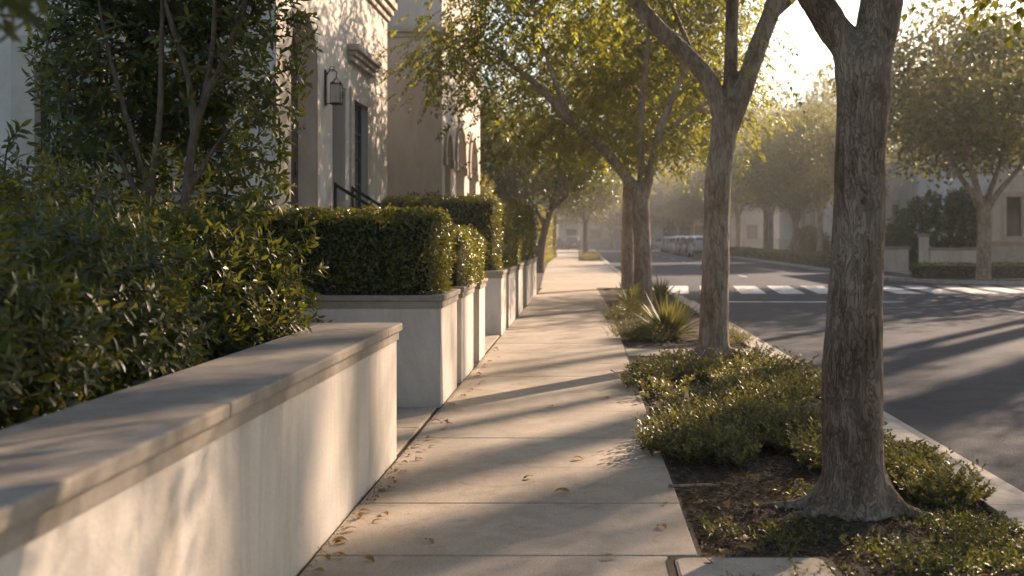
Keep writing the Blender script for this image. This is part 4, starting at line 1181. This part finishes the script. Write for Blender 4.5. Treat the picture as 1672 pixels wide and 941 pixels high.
# dark leaning tree beyond the planters
t5 = [[(0, 0, -.2, .26), (0, 0, .1, .22), (.05, 0, .9, .19), (.22, 0, 1.8, .17), (.45, 0, 2.6, .14), (.7, 0, 3.6, .1), (.8, 0, 5.2, .04)],
      [(.25, 0, 1.9, .1), (-.2, .1, 2.8, .09), (-1, .2, 3.8, .06), (-1.8, .3, 4.8, .02)],
      [(.5, 0, 2.7, .1), (1.2, .1, 3.3, .08), (2.0, .2, 4.0, .03)]]
wood, crown = tree_meshes(t5, [((.1, 0, 4.9), (3.1, 2.8, 2.1)), ((-1.6, .2, 4.4), (1.8, 1.8, 1.7)), ((1.9, .3, 4.2), (1.4, 1.6, 1.1))], 105, 380, 66, .42, .05, 0, 'stem', 'leaf_dark', simple=True, leafl=.15, ntwig=60)
place_tree('evergreen_tree', wood, crown, (-1.95, 46, 0), 'dark leaning evergreen tree at the end of the planters', None)
wood, crown = tree_meshes([[(0, 0, -.2, .25), (0, 0, 2, .2), (.1, 0, 4, .14), (.1, 0, 7, .04)], [(0, 0, 2, .1), (.9, 0, 3.4, .06), (1.5, 0, 4.6, .02)]],
                          [((0, 0, 4.4), (2.5, 2.6, 3.6)), ((.4, 0, 3.0), (2.0, 2, 2.2))], 106, 360, 60, .42, .05, 0, 'stem', 'leaf_dark', simple=True, leafl=.16, ntwig=50)
place_tree('evergreen_tree', wood, crown, (-4.4, 43.0, 0), 'dense dark evergreen tree beside the arcaded house', None)
place_tree('evergreen_tree', wood, crown, (-6.2, 58.0, 0), 'dark evergreen tree behind the leaning one', None, 2.0, 1.15)

# trees across the road and further down: three kinds, many copies
def spread_tree(seed, h=2.6, cr=4.0, cz=6.3, ch=2.9, n=300, per=40, nl=5, tr=.22, leafl=.21, spread=.5, ntwig=70):
    rng = np.random.default_rng(seed)
    limbs = [[(0, 0, -.3, tr*1.25), (0, 0, .1, tr), (.03, 0, h*.6, tr*.86), (.04, 0, h, tr*.8), (.04, 0, h+.3, tr*.55)]]
    for k in range(nl):
        a = 2*math.pi*k/nl + rng.uniform(-.3, .3); s = rng.uniform(.55, 1.0)
        ca, sa = math.cos(a), math.sin(a)
        limbs.append([(.03, 0, h-.25, tr*.5), (.25*s*ca*1.6, .25*s*sa*1.6, h+.55, tr*.42), (.9*s*ca*1.3, .9*s*sa*1.3, h+1.8, tr*.33), (cr*.52*s*ca, cr*.52*s*sa, cz-.2, tr*.2), (cr*.7*s*ca, cr*.7*s*sa, cz+ch*.5, tr*.08)])
    blobs = [((0, 0, cz), (cr, cr, ch))]
    for k in range(5):
        a = rng.uniform(0, 6.28); blobs.append(((cr*.5*math.cos(a), cr*.5*math.sin(a), cz + rng.uniform(-.5, .35)*ch), (cr*.55, cr*.55, ch*.5)))
    return tree_meshes(limbs, blobs, seed, n, per, spread, .05, 0, 'bark_smooth', 'leaf_far', simple=True, leafl=leafl, ntwig=ntwig, twig=.03, lo=.45)
KA = spread_tree(201, 2.5, 4.0, 6.9, 3.4, 400, 60)
KO = spread_tree(204, 4.5, 4.2, 10.2, 3.4, 125, 60, 6, .22, .17, .36, 60)
KB = spread_tree(202, 2.7, 3.4, 5.6, 2.4, 330, 52)
KC = spread_tree(203, 3.2, 3.8, 6.6, 3.2, 380, 55)
G_F = 'trees across the road'
FT = [  # x, y, kind, rz, scale, label
    (14.35, 38.6, KA, .4, (1.3, 1.3, 1.02), 'broad many-limbed tree on the far corner before the low pale wall'),
    (13.7, 62.5, KC, 1.2, .95, 'tree across the road just left of the set back house'),
    (14.0, 71, KA, 2.4, 1.0, 'larger tree across the road above the low hedge strip'),
    (15.2, 88, KB, .2, 1.25, 'tree across the road beside the last parked car'),
    (16.4, 97, KC, 3.1, 1.15, 'tree across the road behind the parked cars, partly hidden'),
    (15.6, 109, KB, 4.4, 1.4, 'hazy tree across the road beyond the second pale house'),
    (13.6, 121, KB, 5.2, 1.05, 'hazy slender tree near the end of the row across the road'),
    (13.2, 131, KC, .9, .95, 'farthest hazy tree at the end of the row across the road')]
for x, y, k, rz, s, lab in FT:
    place_tree('roadside_tree', k[0], k[1], (x, y, -.02), lab, G_F, rz, s)
# the row goes on past the side street, out of the picture: it throws the bands of shade over the pavement
def slender(seed, r0):
    rng = np.random.default_rng(seed)
    w = lambda a: rng.uniform(-a, a)
    limbs = [[(0, 0, -.3, r0*1.35), (0, 0, .2, r0*1.1), (w(.1), w(.1), 4, r0), (w(.15), w(.15), 8, r0*.92), (w(.15), w(.15), 12, r0*.8), (0, 0, 15, r0*.6), (0, .2, 19, .05)],
             [(0, 0, 7.6, r0*.35), (.6, .5, 9.4, r0*.32), (1.0, .9, 12, r0*.25), (1.3, 1.0, 15, .05)], [(0, 0, 9.2, r0*.32), (-.7, -.5, 10.8, r0*.3), (-1.2, -.6, 13.4, r0*.2), (-1.4, -.6, 16, .05)],
             [(0, 0, 12.5, r0*.4), (-.5, .7, 14, r0*.3), (-.9, 1.2, 17, .05)]]
    return tree_meshes(limbs, [((0, 0, 16.8), (2.2, 2.2, 3.0))], seed, 70, 60, .4, .05, 0, 'bark_smooth', 'leaf_far', simple=True, leafl=.17, ntwig=30, twig=.03,
                       extra=[(w(1.6), w(1.6), rng.uniform(8.2, 12.6)) for _ in range(11)])
KS, KT = slender(211, .30), slender(212, .24)
for x, y, k, rz, s, lab in ((24.2, 37.8, KS, 0.0, 1.55, 'tallest slender bare-trunked tree along the side street past the corner house hedge'),
                            (22.2, 37.7, KT, 1.1, 1.5, 'tall slender tree nearest the corner house hedge on the side street'),
                            (21.3, 37.9, KT, 5.0, (.85, .85, 1.45), 'thin slender tree between the corner house hedge and the taller slender ones'),
                            (18.5, 37.7, KT, 2.2, (.7, .7, 1.45), 'thinnest slender tree standing at the corner hedge'),
                            (26.6, 38.1, KT, 3.0, (.8, .8, 1.5), 'thin slender tree farthest along the side street')):
    place_tree('slender_tree', k[0], k[1], (x, y, -.02), lab, G_F, rz, s)
for x, y, k, rz, s, lab in ((13.8, 17.6, KO, .5, 1.0, 'tall open-crowned street tree across the road, before the side street'), (13.9, 21.2, KO, 1.7, .66, 'small open tree at the near corner of the side street'), (13.9, 14.2, KO, 4.7, .66, 'small open tree across the road from the second tree'),
                            (13.2, 8.0, KO, 2.5, 1.0, 'open-crowned street tree across the road, opposite the second tree'),
                            (21.5, 38.3, KB, 1.5, .8, 'street tree along the side street past the corner house hedge')):
    place_tree('roadside_tree', k[0], k[1], (x, y, -.02), lab, G_F, rz, s)
# tall hazy trees behind the houses and at the end of the street
BG = [(27, 112, KA, 1.0, 1.9, 'tall hazy tree behind the second pale house'), (36, 92, KC, 2.2, 2.0, 'tall tree rising behind the pale houses across the road'),
      (23, 135, KC, .3, 1.9, 'tall hazy tree beyond the end of the far row'), (10.5, 168, KA, 2.0, 1.7, 'hazy tree behind the low house at the end of the street'),
      (-1.5, 170, KC, 4.0, 1.6, 'hazy tree directly behind the end of the pavement'), (-12, 168, KA, 1.1, 1.7, 'hazy tree behind the houses past the yellow green hedge'),
      (3.5, 146.5, KB, .6, .95, 'small hazy tree before the low house at the end of the street'), (34, 66, KA, .1, 1.5, 'tree behind the set back house across the road'),
      (26, 178, KA, 3.3, 2.2, 'very distant hazy tree above the parked cars'), (-9, 88, KA, 2.7, 1.3, 'tree behind the sunlit yellow green hedge'), (-8.5, 112, KC, .7, 1.2, 'hazy tree past the far end of the yellow green hedge'),
      (8.4, 147, KC, 2.6, 1.0, 'hazy tree on the junction in front of the low end house'), (-5.5, 148, KB, 1.6, 1.1, 'hazy tree between the end houses past the yellow green hedge'), (12.8, 149, KA, .5, 1.1, 'hazy tree closing the view above the farthest car'), (17, 149, KB, 2.9, 1.2, 'hazy tree before the taller end house'),
      (46, 120, KA, 5.0, 2.3, 'broad distant tree between the far houses')]
for x, y, k, rz, s, lab in BG:
    place_tree('distant_tree', k[0], k[1], (x, y, -.1), lab, 'hazy trees in the distance', rz, s)
# young tree on the far part of the planting strip
place_tree('strip_tree', KB[0], KB[1], (.05, 82, 0), 'street tree on the grass strip near the end of the pavement', G_T, 1.9, .98)
place_tree('strip_tree', KC[0], KC[1], (.2, 112, 0), 'hazy street tree on the grass strip beyond the near one', G_T, .4, .9)

# ================================================================== LOW PLANTING
def mound(name, label, cx, cy, rx, ry, h, nstem, seed, leaf=.024, mat='leaf_ground', nl=26, group='low shrubs under the street trees', lean=(0, 0), taper=True, w=.42):
    """low spreading shrub: many arching stems set with small leaves"""
    rng = np.random.default_rng(seed)
    a = rng.uniform(0, 2*math.pi, nstem); r = np.sqrt(rng.uniform(0, 1, nstem))
    K = max(8, int(22 * rx * ry / .68))
    ka, kr = rng.uniform(0, 2*math.pi, K), np.sqrt(rng.uniform(0, .8, K))
    kx, ky, kh = rx*kr*np.cos(ka), ry*kr*np.sin(ka), rng.uniform(.45, 1.3, K)
    ki = rng.integers(0, K, nstem); own = .21
    bx, by = cx + kx[ki] + own*r*np.cos(a)*rng.uniform(.6, 1.2, nstem), cy + ky[ki] + own*1.2*r*np.sin(a)
    edge = (1 - .6 * r**2) * kh[ki]
    nz = np.array([noise.noise(Vector((x*2.6, y*2.6, seed))) for x, y in zip(bx, by)])
    H = h * edge * (1 + .35*nz) * rng.uniform(.7, 1.25, nstem)
    dirx, diry = np.cos(a)*r*.8 + rng.normal(0, .3, nstem) + lean[0], np.sin(a)*r*.8 + rng.normal(0, .3, nstem) + lean[1]
    P, D, S = [], [], []
    mb = MB()
    for i in range(nstem):
        t = np.linspace(.12, 1, nl)
        px = bx[i] + dirx[i]*H[i]*t**1.5; py = by[i] + diry[i]*H[i]*t**1.5; pz = H[i]*t*(1 - .12*t)
        if i % 3 == 0 and cy < 15:
            mb.tube([(bx[i], by[i], -.02), (px[nl//2], py[nl//2], pz[nl//2]), (px[-1], py[-1], pz[-1])], [.003, .0025, .001], 4, False)
        az = np.arange(nl) * 2.4 + rng.uniform(0, 6)
        d = np.stack([np.cos(az)*.9 + dirx[i]*.5, np.sin(az)*.9 + diry[i]*.5, np.full(nl, .55) + .4*t], 1)
        P.append(np.stack([px, py, pz], 1)); D.append(d); S.append(leaf * rng.uniform(.6, 1.2, nl) * (1.1 - .35*t))
    P, D, S = np.vstack(P), np.vstack(D), np.concatenate(S)
    V, F = scatter(leaf_simple(w, .15, .1), P, frames(D + .3*rand_dirs(len(P), rng), np.array([0, 0, 1.]) + .5*rand_dirs(len(P), rng)), S)
    b = np.array((cx, cy, 0))
    e = empty(name, b); tag(e, label, 'shrub', group)
    nl_ = len(F)
    if mb.v:      # bare stems among the leaves, in the same clump
        q = np.array([f if len(f) == 4 else (*f, f[-1]) for f in mb.f])
        tri = np.vstack([q[:, [0, 1, 2]], q[:, [0, 2, 3]]]) + len(V)
        V = np.vstack([V, np.array(mb.v)]); F = np.vstack([F, tri])
    me = np_mesh('foliage', V - b, F, False, M[mat]); me.materials.append(M['stem'])
    mi = np.zeros(len(F), np.int32); mi[nl_:] = 1; me.polygons.foreach_set('material_index', mi)
    obj('foliage', me, e)
    return e
mound('low_shrub', 'low spreading shrub filling the bed behind, between the two nearest trees', 1.40, 11.0, .98, 2.1, .24, 1900, 71, .052, nl=15, w=.55)
mound('low_shrub', 'low spreading shrub in front of it, left of the nearest trunk', 1.28, 7.85, .80, 1.05, .225, 1400, 72, .048, nl=15, w=.55)
mound('low_shrub', 'small low shrub right of the nearest trunk, spilling towards the kerb', 1.93, 6.95, .37, 1.3, .21, 900, 73, .046, nl=15, w=.55)
mound('low_shrub', 'silvery low shrub at the foot of the spiky plant', .85, 15.9, .34, 1.0, .38, 420, 74, .032, nl=22)
mound('low_shrub', 'low shrub before the trunk of the third street tree', .80, 20.2, .36, 1.6, .38, 420, 75, .04, nl=20)
mound('low_shrub', 'low shrub between the spiky plant and the kerb', 2.0, 15.6, .28, .9, .22, 260, 76, .032, nl=18)
mound('low_shrub', 'grassy low planting round the far strip tree', .35, 76, .6, 6.5, .4, 500, 77, .12, nl=14, mat='leaf_ivy')

def spiky(label, loc, n, L, seed, w=.045):
    rng = np.random.default_rng(seed)
    parts = []
    for i in range(n):
        az = i*2.39996; el = R(78 - 66*(i/n)**.75 + rng.uniform(-8, 8)); l = L*rng.uniform(.75, 1.1)
        k = 7; t = np.linspace(0, 1, k)
        bend = rng.uniform(.15, .5)*(i/n)
        x = l*(t*math.cos(el)); z = l*(t*math.sin(el) - bend*t**2.4)
        ww = w*(1 - t**2.2)*(.6 + .8*np.sin(np.minimum(1, t*1.6)*math.pi/2)) + .001
        c = np.stack([x*math.cos(az), x*math.sin(az), z], 1)
        s = np.array([-math.sin(az), math.cos(az), 0])
        up = .25*ww
        Vl = c + s*ww[:, None] + np.array([0, 0, 1])*up[:, None]; Vr = c - s*ww[:, None] + np.array([0, 0, 1])*up[:, None]
        V = np.vstack([Vl, c, Vr]); F = []
        for j in range(k-1):
            F += [(j, j+1, k+j+1), (j, k+j+1, k+j), (k+j, k+j+1, 2*k+j+1), (k+j, 2*k+j+1, 2*k+j)]
        parts.append((V, np.array(F)))
    V, F = merge(parts)
    e = obj('spiky_plant', np_mesh('spiky_plant', V, F, True, M['leaf_strap']), None, loc)
    return tag(e, label, 'plant', 'spiky strap-leaved plants')
spiky('spiky plant with pale strap leaves beside the second street tree', (1.25, 16.0, -.02), 150, .78, 81, .026)
spiky('spiky strap-leaved plant at the foot of the third street tree', (.95, 21.9, -.02), 80, .74, 82, .03)
spiky('smaller spiky plant behind the trunk of the third street tree', (1.75, 24.8, -.02), 60, .7, 83, .03)

# weeds, mulch litter, debris in the joint: nobody could count them
def litter(name, n, xr, yr, seed, size, mat, zf=.004, flat=.85, w=.35, tm=None):
    rng = np.random.default_rng(seed)
    P = np.stack([rng.uniform(*xr, n), rng.uniform(*yr, n), np.zeros(n)], 1)
    for i in range(n):
        x, y = P[i, :2]
        P[i, 2] = .026*(noise.noise(Vector((x*2.2, y*2.2, 3))) + .7*noise.noise(Vector((x*7, y*7, 5)))) - .02 + .05*math.exp(-((x-1.46)**2 + (y-5.8)**2)/.22) if x > .5 else 0
        P[i, 2] += zf
    D = rand_dirs(n, rng); D[:, 2] *= (1-flat)
    Nn = np.array([0, 0, 1.]) + .45*rand_dirs(n, rng)
    V, F = scatter(tm or leaf_simple(w, .3, .1), P, frames(D, Nn), size*rng.uniform(.4, 1.4, n))
    o = obj(name, np_mesh(name, V, F, False, M[mat])); tag(o, kind='stuff'); return o
litter('mulch_litter', 16000, (.55, 2.25), (4.2, 9.5), 91, .034, 'litter', .006)
litter('mulch_twigs', 3500, (.55, 2.25), (4.2, 9.0), 92, .055, 'litter', .012, .92, .09)
litter('pavement_debris', 900, (-1.285, -1.235), (4.6, 14), 93, .014, 'litter', .003)
def weeds(n, seed):
    rng = np.random.default_rng(seed)
    P = []
    while len(P) < n:
        x, y = rng.uniform(.6, 2.25), rng.uniform(4.3, 6.4)
        if noise.noise(Vector((x*1.9, y*1.9, 12))) + .12 - .25*abs(y-5.1) > rng.uniform(-.1, .5): P.append((x, y, .0))
    P = np.array(P); A = norm(np.array([0, 0, 1.]) + .5*rand_dirs(n, rng))
    P[:, 2] = rng.uniform(-.005, .035, n)
    V, F = rosettes(P, A, rng, 6, .028, leaf_simple(.4), .012, (30, 85))
    return tag(obj('weeds', np_mesh('weeds', V, F, False, M['weed'])), kind='stuff')
weeds(1500, 94)

# dry leaves
def dry_leaf_mesh(seed):
    rng = np.random.default_rng(seed)
    k = 7; t = np.linspace(0, 1, k)
    c = np.stack([rng.uniform(-.1, .1)*np.sin(t*3), t - .5, .16*np.sin(t*math.pi + rng.uniform(-.5, .5)) + rng.uniform(-.05, .1)*t], 1)
    w = .25*np.sin(np.clip(t*.93 + .07, 0, 1)*math.pi)**.8 + .008
    l = c + np.stack([-w, np.zeros(k), rng.uniform(.2, .9)*w + rng.normal(0, .02, k)], 1); r = c + np.stack([w, np.zeros(k), rng.uniform(.1, .8)*w + rng.normal(0, .02, k)], 1)
    V = np.vstack([l, c, r]); V[:, 2] -= V[:, 2].min()
    F = []
    for j in range(k-1): F += [(j, k+j, k+j+1), (j, k+j+1, j+1), (k+j, 2*k+j, 2*k+j+1), (k+j, 2*k+j+1, k+j+1)]
    return np_mesh('dry_leaf', V, np.array(F), True, M['dry_leaf'])
DL = [dry_leaf_mesh(300+i) for i in range(6)]
def px(x, y): d = 2625/(y-388); return ((x-955)/1750*d, d)
spots = [(520, 889), (560, 845), (573, 848), (616, 853), (603, 917), (620, 783), (608, 803), (596, 838), (683, 752), (690, 737), (703, 718), (722, 703), (727, 690), (740, 662), (757, 648),
         (918, 806), (1087, 825), (990, 652), (900, 665), (805, 574), (800, 570), (812, 573), (862, 783), (1080, 863), (994, 912), (944, 751), (790, 602), (780, 616), (770, 628), (700, 886), (705, 730), (585, 815), (655, 757), (640, 770), (545, 868), (832, 517), (838, 536)]
rl = np.random.default_rng(96)
for _ in range(24):
    yy = 4.7 + 9 * rl.random() ** 1.4; spots.append((955 + (-1.245 + abs(rl.normal(0, .09))) * 1750 / yy, 388 + 2625 / yy))
rng = np.random.default_rng(95)
for i, (x, y) in enumerate(spots):
    X, Y = px(x, y)
    o = obj('dry_leaf', DL[i % 6], None, (X, Y, .004)); s = rng.uniform(.045, .08) if i != 15 else .10
    if X < -1.2: X = -1.2; o.location.x = X
    o.scale = (s, s, s*.8); o.rotation_euler = (rng.uniform(-.15, .15), rng.uniform(-.15, .15), rng.uniform(0, 6.28))
    tag(o, 'dry curled brown leaf lying on the pavement', 'leaf', 'dry leaves fallen on the pavement')
for i in range(26):
    o = obj('dry_leaf', DL[i % 6], None, (rng.uniform(.6, 2.1), rng.uniform(4.6, 7.0), .02)); s = rng.uniform(.05, .09)
    o.scale = (s, s, s); o.rotation_euler = (rng.uniform(-.3, .3), rng.uniform(-.3, .3), rng.uniform(0, 6.28))
    tag(o, 'dry curled brown leaf lying on the mulch', 'leaf', 'dry leaves fallen on the planting bed')
mb = MB(); mb.tube(spline([(.50, 6.40, .018), (.6, 6.38, .022), (.72, 6.41, .02), (.80, 6.40, .016)], 4), .011, 7)
tag(mb.build('stick', M['bark_smooth']), 'short pale stick lying at the edge of the planting bed', 'stick')

# ================================================================== CARS
def car_parts():
    """sport-utility car, nose towards +Y, origin on the ground at its centre"""
    st = [  # y, half width at sill, half width at belt, z bottom, z belt, half width roof, z roof
        (-2.30, .74, .78, .42, .86, .60, .90), (-2.26, .84, .88, .33, .98, .68, 1.02), (-2.15, .88, .92, .28, 1.04, .72, 1.32), (-1.85, .90, .94, .26, 1.06, .72, 1.66), (-1.2, .90, .95, .25, 1.05, .73, 1.73),
        (-.2, .90, .95, .25, 1.03, .73, 1.74), (.45, .90, .95, .25, 1.02, .71, 1.68), (1.15, .90, .94, .26, 1.02, .68, 1.08), (1.9, .88, .91, .28, .97, .64, 1.0), (2.2, .80, .84, .34, .86, .58, .89), (2.32, .66, .70, .42, .74, .5, .77)]
    vs, fs = [], []
    for (y, a, b, z0, z1, c, z2) in st:
        half = [(a*.8, z0), (a, z0 + .10), (b, (z0+z1)/2), (b*.985, z1), (c + (b-c)*.22, z1 + (z2-z1)*.62), (c, z2 - (z2-z1)*.08), (c*.7, z2)]
        vs += [(x, y, z) for x, z in half] + [(-x, y, z) for x, z in reversed(half)]
    k = 14
    for i in range(len(st)-1):
        for j in range(k):
            fs.append((i*k+j, i*k+(j+1) % k, (i+1)*k+(j+1) % k, (i+1)*k+j))
    fs.append(tuple(range(k-1, -1, -1))); fs.append(tuple((len(st)-1)*k + j for j in range(k)))
    body = MB().add(vs, fs, True).mesh('body')
    q = lambda *p: list(p)
    out = {'body': body}
    m = MB()
    for s in (-1, 1):
        def sp(y0, y1, y2, y3):
            vs = [(s*.968, y0, 1.10), (s*.968, y1, 1.10), (s*.835, y2, 1.55), (s*.835, y3, 1.55)]
            vs2 = [(x - s*.10, y, z) for x, y, z in vs]
            m.add(vs + vs2, [(0,1,2,3),(4,7,6,5),(0,4,5,1),(1,5,6,2),(2,6,7,3),(3,7,4,0)])
        sp(-1.9, -1.05, -1.05, -1.7); sp(-1.0, -.15, -.15, -1.0); sp(-.1, .85, .42, -.1)
    out['side_window'] = m.mesh('side_window', M['glass'])
    m = MB(); vs = [(-.66, -2.215, 1.12), (.66, -2.215, 1.12), (.60, -1.99, 1.56), (-.60, -1.99, 1.56)]
    m.add(vs + [(x, y+.08, z) for x, y, z in vs], [(0,1,2,3),(4,7,6,5),(0,4,5,1),(1,5,6,2),(2,6,7,3),(3,7,4,0)])
    out['rear_window'] = m.mesh('rear_window', M['glass'])
    m = MB(); vs = [(-.70, 1.10, 1.12), (.70, 1.10, 1.12), (.62, .56, 1.62), (-.62, .56, 1.62)]
    vs = [(x, y + .03, z + .02) for x, y, z in vs]
    m.add(vs + [(x, y-.08, z-.03) for x, y, z in vs], [(0,1,2,3),(4,7,6,5),(0,4,5,1),(1,5,6,2),(2,6,7,3),(3,7,4,0)])
    out['windscreen'] = m.mesh('windscreen', M['glass'])
    out['bumper'] = MB().box(-.86, .86, -2.36, -2.15, .36, .60, .05).mesh('bumper', M['rubber'])
    out['licence_plate'] = MB().box(-.16, .16, -2.335, -2.27, .74, .85, .008).mesh('licence_plate', M['plate'])
    for s, n in ((-1, 'l'), (1, 'r')):
        out['tail_light_' + n] = MB().box(s*.80 - .085, s*.80 + .085, -2.29, -2.08, .90, 1.14, .03).mesh('tail_light', M['redlight'])
        out['head_light_' + n] = MB().box(s*.66 - .12, s*.66 + .12, 2.06, 2.27, .70, .84, .03).mesh('head_light', M['plate'])
    def wheel(s):
        t = MB(); a = np.linspace(0, 2*math.pi, 25)
        prof = [(.22, -.10), (.34, -.11), (.36, -.07), (.36, .07), (.34, .11), (.22, .10)]
        vs = [(x, r*math.cos(t_), r*math.sin(t_)) for t_ in a[:-1] for r, x in prof]; n = 24; k = 6
        fs = [(i*k+j, ((i+1) % n)*k+j, ((i+1) % n)*k+(j+1) % k, i*k+(j+1) % k) for i in range(n) for j in range(k)]
        t.add(vs, fs, True)
        r_ = MB(); r_.tube([(-.08, 0, 0), (.08, 0, 0)], .225, 20)
        for j in range(5):
            an = j*2*math.pi/5
            r_.tube([(s*.085, .03*math.cos(an), .03*math.sin(an)), (s*.095, .2*math.cos(an), .2*math.sin(an))], .022, 5)
        return t.mesh('wheel', M['rubber']), r_.mesh('rim', M['alloy'])
    return out, {1: wheel(1), -1: wheel(-1)}
CP, CW = car_parts()
PT = {}
def car(label, loc, rz, paint, sc=1.0):
    e = empty('parked_car', loc, rz); e.scale = (sc, sc, sc)
    tag(e, label, 'car', 'cars parked along the street')
    for k, me in CP.items():
        nm = k.rsplit('_', 1)[0] if k[-2:] in ('_l', '_r') else k
        if k == 'body':
            if paint not in PT:
                m2 = me.copy(); m2.materials.clear(); m2.materials.append(PAINT[paint]); PT[paint] = m2
            me = PT[paint]
        obj(nm, me, e)
    for s in (-1, 1):
        for y in (-1.38, 1.42):
            w = obj('wheel', CW[s][0], e, (s*.83, y, .36)); obj('rim', CW[s][1], w)
    return e
car('silver car parked across the road, nearest of the row and half behind the second tree', (9.35, 86, -.13), 0, 'silver', 1.02)
car('grey car parked just beyond the black one across the road', (9.25, 97.5, -.13), 0, 'grey', 1.02)
car('white car parked just before the second silver car of the row', (9.5, 109, -.13), 0, 'white', 1.0)
car('dark blue car parked last in the row along the far kerb', (9.6, 121, -.13), 0, 'blue', 1.0)
car('black car parked close behind the nearest silver one across the road', (9.3, 91.8, -.13), 0, 'black', 1.0)
car('white car parked between the grey and the farther white car', (9.35, 103.2, -.13), 0, 'white', 1.03)
car('silver car parked between the white and the dark blue car', (9.55, 115, -.13), 0, 'silver', 1.0)
car('silver car standing across the end of the street', (10.0, 139.5, -.13), R(80), 'silver', 1.0)
car('dark car standing on the junction past the end of the pavement', (-2.3, 136, -.13), R(25), 'black', 1.05)

# ================================================================== AIR
hz = MB().box(-330, 330, -130, 430, -1.2, 34)
ho = hz.build('haze'); tag(ho, kind='stuff')
m, nt, out = mat_new('haze_air')
pv = N(nt, 'ShaderNodeVolumePrincipled')
pv.inputs['Color'].default_value = (0.95, 0.96, 0.97, 1); pv.inputs['Density'].default_value = 0.0010; pv.inputs['Anisotropy'].default_value = .5
nt.links.new(pv.outputs[0], out.inputs['Volume'])
ho.data.materials.append(m)

# ================================================================== LIGHT, SKY, CAMERA
w = bpy.data.worlds.new('World'); scene.world = w; w.use_nodes = True
nt = w.node_tree
for n in list(nt.nodes): nt.nodes.remove(n)
sky = nt.nodes.new('ShaderNodeTexSky'); sky.sky_type = 'NISHITA'; sky.sun_disc = False
sky.sun_elevation = R(SUN_EL); sky.sun_rotation = R(SUN_AZ)
sky.air_density = 1.0; sky.dust_density = 1.2; sky.ozone_density = 1.0
bg = nt.nodes.new('ShaderNodeBackground'); bg.inputs['Strength'].default_value = .085
wo = nt.nodes.new('ShaderNodeOutputWorld')
nt.links.new(sky.outputs[0], bg.inputs['Color']); nt.links.new(bg.outputs[0], wo.inputs['Surface'])

sun = bpy.data.lights.new('sun', 'SUN'); sun.energy = 5.0; sun.angle = R(.53); sun.color = (1.0, .76, .58)
so_ = bpy.data.objects.new('sun', sun); COL.objects.link(so_)
d = Vector((math.sin(R(SUN_AZ))*math.cos(R(SUN_EL)), math.cos(R(SUN_AZ))*math.cos(R(SUN_EL)), math.sin(R(SUN_EL))))
so_.rotation_euler = d.to_track_quat('Z', 'Y').to_euler()

cam = bpy.data.cameras.new('camera'); co_ = bpy.data.objects.new('camera', cam); COL.objects.link(co_)
co_.location = (0, 0, 1.5); co_.rotation_euler = (R(90), 0, 0)
cam.sensor_width = 36; cam.lens = 36 * 1750 / 1672
cam.shift_x = (836 - 955) / 1672; cam.shift_y = -(470.5 - 388) / 1672
cam.clip_start = .05; cam.clip_end = 1500
cam.dof.use_dof = True; cam.dof.focus_distance = 7.8; cam.dof.aperture_fstop = 2.2
scene.camera = co_

c = scene.cycles
c.use_denoising = True; c.max_bounces = 6; c.diffuse_bounces = 3; c.glossy_bounces = 2; c.transmission_bounces = 4; c.volume_bounces = 0; c.transparent_max_bounces = 8
c.caustics_reflective = False; c.caustics_refractive = False; c.sample_clamp_indirect = 4.0
try:
    c.denoiser = 'OPENIMAGEDENOISE'
    c.use_adaptive_sampling = True; c.adaptive_threshold = .015
except Exception: pass
vs_ = scene.view_settings
vs_.view_transform = 'Standard'; vs_.look = 'None'; vs_.exposure = 1.42; vs_.gamma = 1.0; vs_.use_curve_mapping = False
vs_.use_white_balance = True; vs_.white_balance_temperature = 6850; vs_.white_balance_tint = 10
